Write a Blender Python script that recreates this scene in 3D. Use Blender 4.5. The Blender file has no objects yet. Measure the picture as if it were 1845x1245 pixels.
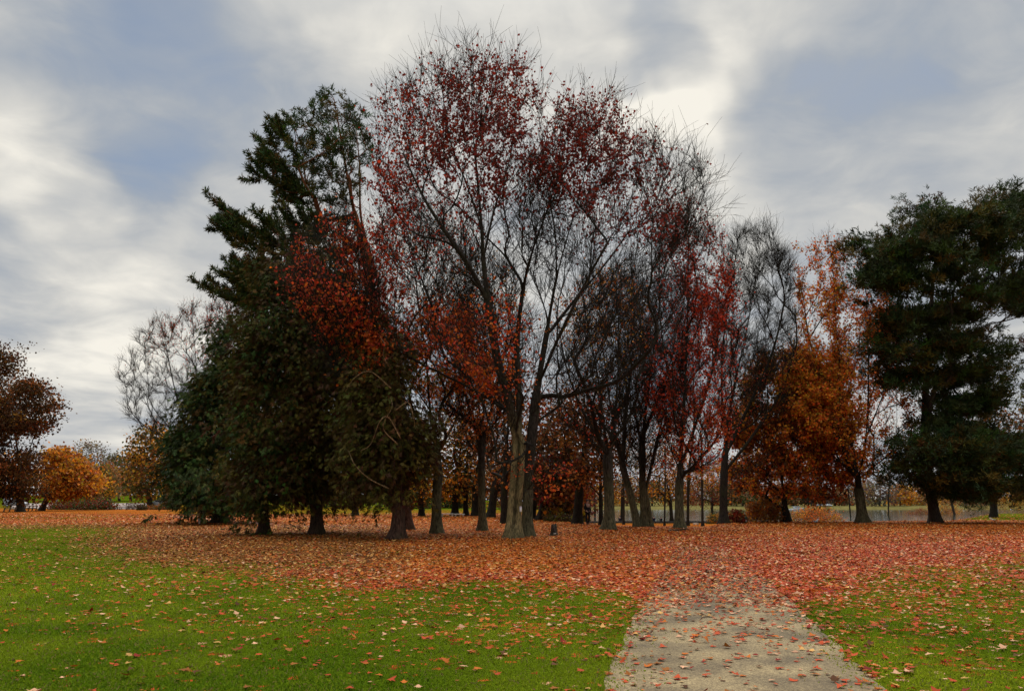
import bpy, math, time
import numpy as np
from mathutils import Vector
T0 = time.time()
rad = math.radians
C = bpy.context.scene.collection
SC = bpy.context.scene
# ---------------------------------------------------------------- camera model (photo pixels 1845 x 1245)
W, H, F, HZ, CZ = 1845.0, 1245.0, 1447.0, 903.0, 1.65
PITCH = math.atan((HZ - H / 2) / F)
cp, sp = math.cos(PITCH), math.sin(PITCH)

def P(px, py, Y):
    """world point on the line of sight through a photo pixel at forward distance Y"""
    px = np.asarray(px, float); py = np.asarray(py, float)
    x = (px - W / 2) / F; u = (H / 2 - py) / F
    dy = cp - u * sp; dz = sp + u * cp
    t = Y / dy
    return np.stack([x * t, np.broadcast_to(Y, t.shape) + 0 * t, CZ + dz * t], -1)

def proj(p):
    d = p - np.array([0, 0, CZ])
    f = np.maximum(d[..., 1] * cp + d[..., 2] * sp, 0.05); u = -d[..., 1] * sp + d[..., 2] * cp
    return W / 2 + F * d[..., 0] / f, H / 2 - F * u / f

def sst(a, b, x):
    t = np.clip((x - a) / (b - a), 0, 1); return t * t * (3 - 2 * t)

def vnoise(x, y, s, seed=0):
    """smooth value noise 0..1"""
    r = np.random.RandomState(seed).rand(64, 64)
    x = x / s; y = y / s
    xi = np.floor(x).astype(int); yi = np.floor(y).astype(int)
    fx = x - xi; fy = y - yi; fx = fx * fx * (3 - 2 * fx); fy = fy * fy * (3 - 2 * fy)
    g = lambda i, j: r[i % 64, j % 64]
    return (g(xi, yi) * (1 - fx) + g(xi + 1, yi) * fx) * (1 - fy) + (g(xi, yi + 1) * (1 - fx) + g(xi + 1, yi + 1) * fx) * fy

LAKE_Z = -2.95
def terrain(x, y):
    x = np.asarray(x, float); y = np.asarray(y, float)
    L = sst(1.0, 6.5, x - 0.045 * y) * sst(30, 45, y)
    a = x / np.maximum(y, 10)
    c = 49 + 15 * sst(0.235, 0.27, a) + 46 * sst(0.53, 0.60, a)
    z = -2.55 * sst(c, c + 62, y) * L
    z = z - 2.2 * sst(168, 185, y) * L + 3.4 * sst(455, 500, y) * L + 5 * sst(500, 800, y) * L
    hill = 1.3 * sst(165, 240, y) + 3.4 * sst(240, 420, y)
    z = z + hill * (1 - sst(-75, -30, x))
    z = z + 0.10 * (vnoise(x, y, 9, 3) - 0.5) * sst(22, 40, y) + 0.03 * (vnoise(x, y, 3, 4) - 0.5) * sst(10, 18, y)
    z = z + 0.28 * np.exp(-((x + 4) / 9) ** 2 - ((y - 80) / 20) ** 2)
    return z

def G(px, py):
    """ground point seen at a photo pixel"""
    Y = np.concatenate([np.linspace(4, 60, 1200), np.linspace(60, 900, 4000)])
    q = P(np.full_like(Y, px), np.full_like(Y, py), Y)
    below = q[:, 2] <= terrain(q[:, 0], q[:, 1])
    i = int(np.argmax(below)) if below.any() else len(Y) - 1
    r = q[i].copy(); r[2] = float(terrain(r[0], r[1])); return r

# ---------------------------------------------------------------- materials
def nm(name):
    m = bpy.data.materials.new(name); m.use_nodes = True
    nt = m.node_tree; b = nt.nodes['Principled BSDF']
    return m, nt, b
def N(nt, t, **kw):
    n = nt.nodes.new(t)
    for k, v in kw.items():
        if k.startswith('i_'): n.inputs[k[2:].replace('_', ' ')].default_value = v
        else: setattr(n, k, v)
    return n
def ramp(nt, stops, interp='LINEAR'):
    r = nt.nodes.new('ShaderNodeValToRGB'); r.color_ramp.interpolation = interp
    e = r.color_ramp.elements
    while len(e) < len(stops): e.new(0.5)
    for k, (p, c) in enumerate(stops):
        e[k].position = p; e[k].color = (c[0], c[1], c[2], 1)
    return r
def mixc(nt, a, b, f, mode='MIX'):
    m = nt.nodes.new('ShaderNodeMix'); m.data_type = 'RGBA'; m.blend_type = mode
    for sock, v in ((m.inputs[6], a), (m.inputs[7], b), (m.inputs[0], f)):
        if isinstance(v, bpy.types.NodeSocket): nt.links.new(v, sock)
        elif isinstance(v, (tuple, list)): sock.default_value = (v[0], v[1], v[2], 1)
        else: sock.default_value = v
    return m.outputs[2]
def math_(nt, op, a, b=0.0, clamp=False):
    m = nt.nodes.new('ShaderNodeMath'); m.operation = op; m.use_clamp = clamp
    for s, v in ((m.inputs[0], a), (m.inputs[1], b)):
        if isinstance(v, bpy.types.NodeSocket): nt.links.new(v, s)
        else: s.default_value = v
    return m.outputs[0]

def simple(name, col, rough=0.6, metal=0.0, var=0.25, scale=8.0, spec=0.4, bump=0.0):
    m, nt, b = nm(name)
    tc = N(nt, 'ShaderNodeTexCoord'); no = N(nt, 'ShaderNodeTexNoise', i_Scale=scale, i_Detail=5.0)
    nt.links.new(tc.outputs['Object'], no.inputs['Vector'])
    lo = tuple(c * (1 - var) for c in col); hi = tuple(min(1, c * (1 + var)) for c in col)
    r = ramp(nt, [(0.3, lo), (0.7, hi)]); nt.links.new(no.outputs[0], r.inputs[0]); nt.links.new(r.outputs[0], b.inputs['Base Color'])
    b.inputs['Roughness'].default_value = rough; b.inputs['Metallic'].default_value = metal; b.inputs['Specular IOR Level'].default_value = spec
    if bump:
        bp = N(nt, 'ShaderNodeBump', i_Strength=bump, i_Distance=0.02); nt.links.new(no.outputs[0], bp.inputs['Height']); nt.links.new(bp.outputs[0], b.inputs['Normal'])
    return m

def bark_mat():
    m, nt, b = nm('bark')
    at = N(nt, 'ShaderNodeAttribute', attribute_name='Col'); tc = N(nt, 'ShaderNodeTexCoord')
    mp = N(nt, 'ShaderNodeMapping'); mp.inputs['Scale'].default_value = (1, 1, 0.22)
    nt.links.new(tc.outputs['Object'], mp.inputs['Vector'])
    n1 = N(nt, 'ShaderNodeTexNoise', i_Scale=16.0, i_Detail=7.0, i_Roughness=0.7); nt.links.new(mp.outputs[0], n1.inputs['Vector'])
    n2 = N(nt, 'ShaderNodeTexNoise', i_Scale=2.2, i_Detail=4.0); nt.links.new(tc.outputs['Object'], n2.inputs['Vector'])
    r1 = ramp(nt, [(0.36, (0.2, 0.2, 0.2)), (0.64, (1.9, 1.85, 1.8))]); nt.links.new(n1.outputs[0], r1.inputs[0])
    r2 = ramp(nt, [(0.45, (0, 0, 0)), (0.68, (0.6, 0.6, 0.6))]); nt.links.new(n2.outputs[0], r2.inputs[0])
    c = mixc(nt, at.outputs['Color'], r1.outputs[0], 1.0, 'MULTIPLY')
    moss = mixc(nt, (0.035, 0.042, 0.012), at.outputs['Color'], 0.35)
    c = mixc(nt, c, moss, r2.outputs[0])
    nt.links.new(c, b.inputs['Base Color']); b.inputs['Roughness'].default_value = 0.9; b.inputs['Specular IOR Level'].default_value = 0.15
    bp = N(nt, 'ShaderNodeBump', i_Strength=0.9, i_Distance=0.04); nt.links.new(n1.outputs[0], bp.inputs['Height']); nt.links.new(bp.outputs[0], b.inputs['Normal'])
    return m
def leaf_mat(name, trans=0.45, rough=0.6, spec=0.25):
    m, nt, b = nm(name)
    at = N(nt, 'ShaderNodeAttribute', attribute_name='Col')
    nt.links.new(at.outputs['Color'], b.inputs['Base Color']); b.inputs['Roughness'].default_value = rough; b.inputs['Specular IOR Level'].default_value = spec
    if trans > 0:
        tr = N(nt, 'ShaderNodeBsdfTranslucent'); nt.links.new(at.outputs['Color'], tr.inputs['Color'])
        mx = N(nt, 'ShaderNodeMixShader'); mx.inputs[0].default_value = trans
        nt.links.new(b.outputs[0], mx.inputs[1]); nt.links.new(tr.outputs[0], mx.inputs[2])
        nt.links.new(mx.outputs[0], nt.nodes['Material Output'].inputs['Surface'])
    return m
BARK = bark_mat(); LEAF = leaf_mat('tree_leaf', 0.5); DULL = leaf_mat('withered_leaf', 0.2, 0.8, 0.1); NEEDLE = leaf_mat('needle', 0.12, 0.7, 0.12); FALLEN = leaf_mat('fallen_leaf', 0.15, 0.75, 0.10); BLADE = leaf_mat('grass_blade', 0.4, 0.6, 0.10)

# ---------------------------------------------------------------- mesh helpers
def mesh(name, V, polys, mat, col=None, smooth=False):
    """V (n,3); polys list of (m,k) int arrays"""
    me = bpy.data.meshes.new(name)
    V = np.ascontiguousarray(V, np.float32)
    me.vertices.add(len(V)); me.vertices.foreach_set('co', V.ravel())
    polys = [p for p in polys if len(p)]
    tot = np.concatenate([np.full(len(p), p.shape[1], np.int32) for p in polys])
    idx = np.concatenate([p.ravel() for p in polys]).astype(np.int32)
    me.loops.add(len(idx)); me.loops.foreach_set('vertex_index', idx)
    me.polygons.add(len(tot))
    st = np.zeros(len(tot), np.int32); st[1:] = np.cumsum(tot)[:-1]
    me.polygons.foreach_set('loop_start', st); me.polygons.foreach_set('loop_total', tot)
    if smooth: me.polygons.foreach_set('use_smooth', np.ones(len(tot), bool))
    if col is not None:
        a = me.color_attributes.new('Col', 'FLOAT_COLOR', 'POINT')
        cc = np.ones((len(V), 4), np.float32); cc[:, :3] = col; a.data.foreach_set('color', cc.ravel())
    me.update(calc_edges=True)
    if mat: me.materials.append(mat)
    return me
def obj(name, me, parent=None, loc=(0, 0, 0), rz=0.0):
    o = bpy.data.objects.new(name, me); C.objects.link(o)
    o.location = loc; o.rotation_euler = (0, 0, rz)
    if parent: o.parent = parent
    return o
def tag(o, label=None, cat=None, group=None, kind=None):
    for k, v in (('label', label), ('category', cat), ('group', group), ('kind', kind)):
        if v: o[k] = v
    return o
def thing(name, label, cat, loc, rz=0.0, group=None):
    return tag(obj(name, None, None, loc, rz), label, cat, group)

class MB:
    """collects primitive shapes into one mesh"""
    def __init__(s): s.v = []; s.f = {}; s.n = 0
    def add(s, V, Fs):
        V = np.asarray(V, float)
        for f in Fs: s.f.setdefault(len(f), []).append([i + s.n for i in f])
        s.v.append(V); s.n += len(V); return s
    def box(s, x0, x1, y0, y1, z0, z1, bev=0.0):
        if bev <= 0:
            V = [(x, y, z) for z in (z0, z1) for y in (y0, y1) for x in (x0, x1)]
            return s.add(V, [(0, 2, 3, 1), (4, 5, 7, 6), (0, 1, 5, 4), (2, 6, 7, 3), (0, 4, 6, 2), (1, 3, 7, 5)])
        V = []; b = bev
        for (z, i) in ((z0, b), (z0 + b, 0), (z1 - b, 0), (z1, b)):
            V += [(x0 + b, y0 + i, z), (x1 - b, y0 + i, z), (x1 - i, y0 + b, z), (x1 - i, y1 - b, z), (x1 - b, y1 - i, z), (x0 + b, y1 - i, z), (x0 + i, y1 - b, z), (x0 + i, y0 + b, z)]
        Fs = [tuple(range(7, -1, -1)), tuple(range(24, 32))]
        for k in range(3):
            for j in range(8): Fs.append((k * 8 + j, k * 8 + (j + 1) % 8, k * 8 + 8 + (j + 1) % 8, k * 8 + 8 + j))
        return s.add(V, Fs)
    def tube(s, pts, rs, n=10, caps=True):
        pts = np.asarray(pts, float); rs = np.broadcast_to(np.asarray(rs, float), (len(pts),))
        t = np.gradient(pts, axis=0); t /= np.linalg.norm(t, axis=1, keepdims=True) + 1e-9
        ref = np.array([0, 0, 1.]) if abs(t[:, 2].mean()) < 0.8 else np.array([1., 0, 0])
        a = np.cross(t, ref); a /= np.linalg.norm(a, axis=1, keepdims=True) + 1e-9; b = np.cross(t, a)
        th = np.linspace(0, 2 * np.pi, n, endpoint=False)
        V = pts[:, None] + rs[:, None, None] * (np.cos(th)[None, :, None] * a[:, None] + np.sin(th)[None, :, None] * b[:, None])
        Fs = []
        for i in range(len(pts) - 1):
            for j in range(n): Fs.append((i * n + j, i * n + (j + 1) % n, (i + 1) * n + (j + 1) % n, (i + 1) * n + j))
        if caps: Fs += [tuple(range(n - 1, -1, -1)), tuple(range((len(pts) - 1) * n, len(pts) * n))]
        return s.add(V.reshape(-1, 3), Fs)
    def ball(s, c, r, n=10, m=6):
        c = np.asarray(c, float); r = np.broadcast_to(np.asarray(r, float), (3,))
        pts = []; 
        for i in range(m + 1):
            ph = math.pi * (0.02 + 0.96 * i / m)
            for j in range(n):
                th = 2 * math.pi * j / n
                pts.append(c + r * np.array([math.sin(ph) * math.cos(th), math.sin(ph) * math.sin(th), -math.cos(ph)]))
        Fs = [tuple(range(n - 1, -1, -1)), tuple(range(m * n, (m + 1) * n))]
        for i in range(m):
            for j in range(n): Fs.append((i * n + j, i * n + (j + 1) % n, (i + 1) * n + (j + 1) % n, (i + 1) * n + j))
        return s.add(pts, Fs)
    def build(s, name, mat, parent=None, loc=(0, 0, 0), rz=0.0, smooth=False, col=None):
        V = np.concatenate(s.v); me = mesh(name, V, [np.array(q) for q in s.f.values()], mat, col, smooth)
        return obj(name, me, parent, loc, rz)

def unit(v): return v / (np.linalg.norm(v, axis=-1, keepdims=True) + 1e-9)
def tubes(Pn, Rn, cid, sides, rough=0.0):
    """rings round every node of concatenated chains; returns V, quads"""
    same = cid[1:] == cid[:-1]
    d = np.zeros_like(Pn); seg = Pn[1:] - Pn[:-1]
    d[:-1][same] += unit(seg[same]); d[1:][same] += unit(seg[same]); d = unit(d)
    ref = np.where(np.abs(d[:, 2:3]) > 0.75, np.array([[1., 0.05, 0]]), np.array([[0.05, 0.1, 1.]]))
    a = unit(np.cross(d, ref)); b = np.cross(d, a)
    # keep the frame from flipping inside a chain
    th = np.linspace(0, 2 * np.pi, sides, endpoint=False)
    flip = np.abs(d[:, 2]) > 0.75
    R = Rn[:, None] * np.ones(sides)[None]
    if rough > 0:
        h = Pn[:, 2:3]
        R = R * (1 + rough * (np.sin(3 * th[None] + 1.3 * h) * 0.5 + np.sin(5 * th[None] - 0.9 * h + 1) * 0.35 + np.sin(2 * th[None] + .5 * h + 2) * .5))
    V = Pn[:, None] + R[..., None] * (np.cos(th)[None, :, None] * a[:, None] + np.sin(th)[None, :, None] * b[:, None])
    ii = np.nonzero(same & (flip[1:] == flip[:-1]))[0]
    jj = np.arange(sides); j2 = (jj + 1) % sides
    q = np.stack([ii[:, None] * sides + jj, ii[:, None] * sides + j2, (ii[:, None] + 1) * sides + j2, (ii[:, None] + 1) * sides + jj], -1).reshape(-1, 4)
    # where the frame flips, bridge with a rotation-matched ring
    kk = np.nonzero(same & (flip[1:] != flip[:-1]))[0]
    if len(kk):
        ca = np.sum(a[kk + 1] * a[kk], 1); cb = np.sum(a[kk + 1] * b[kk], 1)
        sh = np.round(np.arctan2(cb, ca) / (2 * np.pi / sides)).astype(int)
        q2 = np.stack([kk[:, None] * sides + jj, kk[:, None] * sides + j2, (kk[:, None] + 1) * sides + (j2 - sh[:, None]) % sides, (kk[:, None] + 1) * sides + (jj - sh[:, None]) % sides], -1).reshape(-1, 4)
        q = np.concatenate([q, q2])
    return V.reshape(-1, 3), q

def kites(c, ax, side, nrm, fold=0.15):
    """leaf quads: base c, axis ax (with length), side (half width), nrm (unit)"""
    L = np.linalg.norm(ax, axis=1, keepdims=True)
    V = np.stack([c, c + 0.45 * ax + side + nrm * L * fold, c + ax, c + 0.45 * ax - side + nrm * L * fold], 1)
    q = np.arange(len(c) * 4).reshape(-1, 4)
    return V.reshape(-1, 3), q

def in_poly(px, py, poly):
    poly = np.asarray(poly, float); r = np.zeros(px.shape, bool); n = len(poly)
    for i in range(n):
        x1, y1 = poly[i]; x2, y2 = poly[(i + 1) % n]
        if y1 == y2: continue
        c = ((y1 > py) != (y2 > py)) & (px < (x2 - x1) * (py - y1) / (y2 - y1) + x1); r ^= c
    return r
def d_poly(px, py, poly):
    poly = np.asarray(poly, float); d = np.full(px.shape, 1e9); n = len(poly)
    for i in range(n):
        a = poly[i]; b = poly[(i + 1) % n]; e = b - a
        t = np.clip(((px - a[0]) * e[0] + (py - a[1]) * e[1]) / (e @ e + 1e-9), 0, 1)
        d = np.minimum(d, np.hypot(px - a[0] - t * e[0], py - a[1] - t * e[1]))
    return d

def sample_crown(rng, poly, Y, n, thick=1.0, shell=0.0, maxr=7.0):
    """n world points inside a crown whose profile is poly and whose depth is like its width"""
    poly = np.asarray(poly, float); lo = poly.min(0); hi = poly.max(0); out = []; got = 0
    while got < n:
        p = lo + rng.rand(n * 3, 2) * (hi - lo); p = p[in_poly(p[:, 0], p[:, 1], poly)]; out.append(p); got += len(p)
    p = np.concatenate(out)[:n]
    xs = np.full((n, 2), [1e9, -1e9]); m = len(poly)
    for i in range(m):
        x1, y1 = poly[i]; x2, y2 = poly[(i + 1) % m]
        if y1 == y2: continue
        hit = (y1 > p[:, 1]) != (y2 > p[:, 1]); x = (x2 - x1) * (p[:, 1] - y1) / (y2 - y1) + x1
        xs[hit, 0] = np.minimum(xs[hit, 0], x[hit]); xs[hit, 1] = np.maximum(xs[hit, 1], x[hit])
    half = np.maximum((xs[:, 1] - xs[:, 0]) / 2, 1); u = np.clip((p[:, 0] - xs.mean(1)) / half, -1, 1)
    dm = np.minimum(half * Y / F, maxr) * thick * np.sqrt(1 - u * u)
    v = rng.rand(n) * 2 - 1
    if shell > 0: v = np.sign(v) * np.abs(v) ** (1 / (1 + shell * 2))
    return P(p[:, 0], p[:, 1], Y + dm * v)

def spline(pts, step):
    pts = np.asarray(pts, float); n = len(pts)
    if n == 2: pp = pts
    Q = np.vstack([2 * pts[0] - pts[1], pts, 2 * pts[-1] - pts[-2]]); out = []
    for i in range(n - 1):
        p0, p1, p2, p3 = Q[i:i + 4]; k = max(1, int(np.linalg.norm(p2 - p1) / step))
        t = np.linspace(0, 1, k, endpoint=False)[:, None]
        out.append(0.5 * (2 * p1 + (p2 - p0) * t + (2 * p0 - 5 * p1 + 4 * p2 - p3) * t ** 2 + (3 * p1 - p0 - 3 * p2 + p3) * t ** 3))
    out.append(pts[-1:]); return np.concatenate(out)

# ---------------------------------------------------------------- tree skeleton
class Skel:
    def __init__(s, rng, cap=60000):
        s.rng = rng; s.pos = np.zeros((cap, 3)); s.dir = np.zeros((cap, 3)); s.par = np.full(cap, -1); s.n = 0
        s.chains = []; s.stem = np.zeros(cap, bool); s.tip = []; s.att = np.ones(cap, bool)
    def chain(s, pts, parent, stem=False, att=None):
        k = len(pts); i0 = s.n
        s.pos[i0:i0 + k] = pts
        s.par[i0] = parent; s.par[i0 + 1:i0 + k] = np.arange(i0, i0 + k - 1)
        full = pts if parent < 0 else np.vstack([s.pos[parent], pts])
        if len(full) > 1:
            d = unit(np.gradient(full, axis=0)); s.dir[i0:i0 + k] = d[-k:]
        else: s.dir[i0] = (0, 0, 1)
        s.stem[i0:i0 + k] = stem; s.n += k
        ids = list(range(i0, i0 + k)); s.chains.append(([parent] if parent >= 0 else []) + ids); s.tip.append(i0 + k - 1)
        return ids
    def stem_line(s, pts, step=0.4):
        q = spline(pts, step)
        if s.n == 0: s.chain(q, -1, True); return
        d = np.linalg.norm(s.pos[:s.n] - q[0], axis=1); i = int(np.argmin(d)); s.chain(q[1:], i, True)
    def tips(s, T, ka=1.5, smin=0.2, kz=1.5, a=0.45, up=0.2, wig=0.014, step=0.5, order=True):
        rng = s.rng
        if order: T = T[np.argsort(np.linalg.norm(T - s.pos[0], axis=1))]
        for t in T:
            n = s.n; v = t - s.pos[:n]; d = np.sqrt((v * v).sum(1)) + 1e-6; dh = v / d[:, None]
            c = (dh * s.dir[:n]).sum(1)
            cost = d * (1 + ka * (1 - c)) + kz * np.maximum(0, smin * d - v[:, 2])
            cost[~s.att[:n]] = 1e9
            i = int(np.argmin(cost)); L = d[i]
            if L < 0.25: continue
            p0 = s.pos[i]; d0 = unit(s.dir[i] * a + dh[i] * (1 - a)); e = unit(dh[i] + np.array([0, 0, up]) + rng.randn(3) * 0.15)
            c1 = p0 + d0 * L * 0.4; c2 = t - e * L * 0.35; k = max(2, int(L / step)); u = (np.arange(1, k + 1) / k)[:, None]
            q = (1 - u) ** 3 * p0 + 3 * u * (1 - u) ** 2 * c1 + 3 * u * u * (1 - u) * c2 + u ** 3 * t
            q[:-1] += rng.randn(k - 1, 3) * wig * min(L, 2.0) * 0.5
            s.chain(q, i)
    def radii(s, rb, rtip, taper_stem=False):
        n = s.n; cnt = [0.0] * n; par = s.par[:n].tolist()
        for t in s.tip: cnt[t] += 1.0
        for i in range(n - 1, 0, -1):
            if par[i] >= 0: cnt[par[i]] += cnt[i]
        cnt = np.array(cnt); e = math.log(rb / rtip) / math.log(max(cnt[0], 3))
        r = np.maximum(rtip, rb * (cnt / cnt[0]) ** max(e, 0.62))
        if taper_stem:
            k = len(s.chains[0]); r[:k] = np.maximum(r[:k], rb * (1 - 0.93 * np.arange(k) / k))
        return r

def twig_batch(rng, p0, d0, L, nseg=3, ang=(0.3, 0.75), up=0.3, droop=0.0):
    K = len(p0); r = rng.randn(K, 3); perp = unit(r - (r * d0).sum(1, keepdims=True) * d0)
    a = (ang[0] + rng.rand(K) * (ang[1] - ang[0]))[:, None]
    d = unit(d0 * np.cos(a) + perp * np.sin(a) + np.array([0, 0, up * 0.5])); pts = [p0]; p = p0
    for k in range(nseg):
        d = unit(d + np.array([0, 0, up * 0.3 - droop]) + rng.randn(K, 3) * 0.09); p = p + d * (L / nseg)[:, None]; pts.append(p)
    return np.stack(pts, 1)

PAL = dict(darkred=(0.20, 0.022, 0.011), red=(0.50, 0.052, 0.018), crimson=(0.42, 0.042, 0.014), orange=(0.62, 0.125, 0.016), gold=(0.58, 0.24, 0.018), yellow=(0.50, 0.31, 0.02),
           rust=(0.27, 0.085, 0.016), brown=(0.075, 0.034, 0.012), olive=(0.085, 0.066, 0.012), green=(0.040, 0.064, 0.011), pinegreen=(0.034, 0.046, 0.015), conifer=(0.088, 0.062, 0.011), tan=(0.28, 0.16, 0.06), grey=(0.13, 0.10, 0.075))
def colours(rng, keys, n, jit=0.35):
    if isinstance(keys, str): keys = [keys]
    base = np.array([PAL[k] for k in keys])[rng.randint(0, len(keys), n)]
    return base * (1 - jit + 2 * jit * rng.rand(n, 1)) * (1 + 0.15 * rng.randn(n, 3)).clip(0.6, 1.5)

def blob_prob(pts, blobs):
    px, py = proj(pts); pr = np.zeros((len(blobs), len(pts)))
    for i, (cx, cy, rx, ry, w, c) in enumerate(blobs):
        d = ((px - cx) / rx) ** 2 + ((py - cy) / ry) ** 2
        pr[i] = w / (1 + d ** 3)
    return pr

def wood_mesh(name, sk, r, sel, base, col, parent, rough=0.05, flare=0.9, split=0.0, colfn=None, extra=()):
    """tubes for the chains in sel, ring count by thickness"""
    Vs, Qs, Cs, n0 = [], [], [], 0
    groups = {}
    for ch in sel:
        ids = np.array(ch); rr = r[ids].copy()
        if len(ids) > 1 and ids[0] < ids[1] - 1: rr[0] = min(rr[0], rr[1] * 1.25)
        rm = rr[1 if len(rr) > 1 else 0]
        sd = 14 if rm > 0.13 else 8 if rm > 0.05 else 5 if rm > 0.018 else 3
        groups.setdefault(sd, []).append((ids, rr))
    for sd, gl in groups.items():
        Pn = np.concatenate([sk.pos[i] for i, _ in gl]); Rn = np.concatenate([q for _, q in gl]); cid = np.concatenate([np.full(len(i), k) for k, (i, _) in enumerate(gl)])
        if sd == 14:
            h = Pn[:, 2] - base[2]; Rn = Rn * (1 + flare * np.exp(-np.maximum(h, 0) / 0.38))
        V, q = tubes(Pn, Rn, cid, sd, rough if sd >= 8 else 0)
        if sd == 14 and flare > 0:
            cc = np.repeat(Pn, sd, 0); hh = cc[:, 2] - base[2]; rel = V - cc; th = np.arctan2(rel[:, 0], -rel[:, 1]); ph = base[0] * 1.7
            V = cc + rel * (1 + (.20 * np.sin(5 * th + ph) + .12 * np.sin(3 * th + 2 * ph) + .10 * np.sin(8 * th + ph)) * np.exp(-np.maximum(hh, 0) / .38))[:, None]
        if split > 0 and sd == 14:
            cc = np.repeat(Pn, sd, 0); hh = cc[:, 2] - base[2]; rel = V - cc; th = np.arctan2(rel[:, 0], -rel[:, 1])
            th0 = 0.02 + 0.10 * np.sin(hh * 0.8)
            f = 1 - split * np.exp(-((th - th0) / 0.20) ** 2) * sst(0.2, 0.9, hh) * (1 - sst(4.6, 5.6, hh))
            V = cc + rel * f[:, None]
        Vs.append(V - base); Qs.append(q + n0); n0 += len(V)
        cc_ = np.tile(np.array(col), (len(V), 1)) if colfn is None else colfn(V - base)
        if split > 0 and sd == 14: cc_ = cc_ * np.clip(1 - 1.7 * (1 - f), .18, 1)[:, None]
        Cs.append(cc_)
    for V, q in extra:
        Vs.append(V - base); Qs.append(q + n0); n0 += len(V); Cs.append(np.tile(np.array(col) * 0.9, (len(V), 1)))
    me = mesh(name, np.concatenate(Vs), Qs, BARK, np.concatenate(Cs), True)
    return obj(name, me, parent)

def px_stem(st, Yb):
    return [P(p[0], p[1], Yb + (p[2] if len(p) > 2 else 0)) for p in st]

def broadleaf(name, label, cat, base, stems, crowns, blobs, rb=0.3, seed=1, n=(30, 150), tw=(1500, 4000), bark=(0.022, 0.017, 0.013), leaf=0.11, nleaf=0.5, group=None,
              Yb=None, thick=0.9, ka=2.6, smin=0.45, twl=(0.5, 1.5), split=0.0, colfn=None, flare=0.9, minatt=0.22, up=0.22, rtw=0.008, rough=0.05, maxr=7.0, extra=None, droop=0.0):
    rng = np.random.RandomState(seed)
    g = G(*base) if Yb is None else P(base[0], base[1], Yb)
    g[2] = float(terrain(g[0], g[1])) if Yb is None else g[2]
    Yb = g[1]; sk = Skel(rng); scl = Yb / 40.0
    for k, st in enumerate(stems):
        q = px_stem(st, Yb)
        if k == 0: q[0] = g - np.array([0, 0, 0.15])
        sk.stem_line(q, 0.4 if Yb < 90 else 1.0)
    top = sk.pos[:sk.n, 2].max() - g[2]
    sk.att[:sk.n] = (sk.pos[:sk.n, 2] - g[2]) > minatt * top
    st_chains = list(sk.chains)
    for j, nn in enumerate(n):
        tt = []
        for cr in crowns:
            poly, dY, w = cr[0], (cr[1] if len(cr) > 1 else 0), (cr[2] if len(cr) > 2 else 1.0)
            tt.append(sample_crown(rng, poly, Yb + dY, max(3, int(nn * w)), thick, 0.6 if j == 0 else 0.2, maxr))
        sk.tips(np.concatenate(tt), ka=ka, smin=smin, up=up, step=0.45 * max(1, scl))
    r = sk.radii(rb, 0.012 * max(1, scl * 0.8))
    e = thing(name, label, cat, g, 0, group)
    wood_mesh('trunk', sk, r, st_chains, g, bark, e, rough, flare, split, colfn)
    # twigs
    nn = sk.n; thin = np.nonzero((r[:nn] < 0.05 * max(1, scl)) & ~sk.stem[:nn] | (r[:nn] < 0.035))[0]
    thin = thin[sk.att[thin]]
    TW = []
    if len(thin) and tw[0] > 0:
        i1 = thin[rng.randint(0, len(thin), tw[0])]
        t1 = twig_batch(rng, sk.pos[i1], sk.dir[i1], twl[0] * 0.8 + rng.rand(tw[0]) * (twl[1] - twl[0] * 0.8), 3, up=up, droop=droop)
        i2 = rng.randint(0, tw[0], tw[1]); s2 = rng.randint(1, 4, tw[1])
        t2 = twig_batch(rng, t1[i2, s2], unit(t1[i2, s2] - t1[i2, s2 - 1]), (twl[0] + rng.rand(tw[1]) * twl[1]) * 0.55, 2, up=up, droop=droop)
        TW = [t1, t2]
    limb = [c for c in sk.chains[len(st_chains):]]
    ex = []
    for k, t in enumerate(TW):
        K, m = t.shape[:2]; rr = np.linspace(1.25, 0.6, m) * rtw * (1.15 if k == 0 else 0.85)
        ex.append(tubes(t.reshape(-1, 3), np.tile(rr, K), np.repeat(np.arange(K), m), 3))
    wood_mesh('branches', sk, r, limb, g, bark, e, extra=ex)
    # leaves
    if blobs and TW:
        cand = np.concatenate([TW[0][:, 1:].reshape(-1, 3), TW[1].reshape(-1, 3), sk.pos[thin]]); rep = max(1, int(math.ceil(nleaf))); cand = np.repeat(cand, rep, 0)
        pr = blob_prob(cand, blobs); tot = pr.max(0) * (nleaf / rep)
        cl = vnoise(cand[:, 0] * 1.0 + cand[:, 2] * 0.6, cand[:, 2] * 1.0 + cand[:, 1], 0.9, seed + 5)
        tot = tot * np.clip((cl - 0.22) * 2.0, 0.03, 1.4)
        keep = rng.rand(len(cand)) < tot; cand = cand[keep]; pr = pr[:, keep]
        K = len(cand)
        if K:
            which = (pr.cumsum(0) / pr.sum(0) > rng.rand(K)).argmax(0)
            col = np.zeros((K, 3))
            for i, b in enumerate(blobs):
                s = which == i
                if s.any(): col[s] = colours(rng, b[5], s.sum())
            leaf_obj(rng, cand + rng.randn(K, 3) * leaf * 0.6, col, leaf, g, e)
    return e

def leaf_obj(rng, c, col, leaf, g, e, name='crown', mat=None, hang=0.7):
    K = len(c); s = leaf * (0.6 + 0.8 * rng.rand(K))[:, None]
    ax = unit(rng.randn(K, 3) + np.array([0, 0, -hang])); sd = rng.randn(K, 3); sd = unit(sd - (sd * ax).sum(1, keepdims=True) * ax); nr = np.cross(ax, sd)
    V, q = kites(c, ax * s, sd * s * 0.45, nr, 0.12)
    return obj(name, mesh(name, V - g, [q], mat or LEAF, np.repeat(col, 4, 0)), e)

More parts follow.
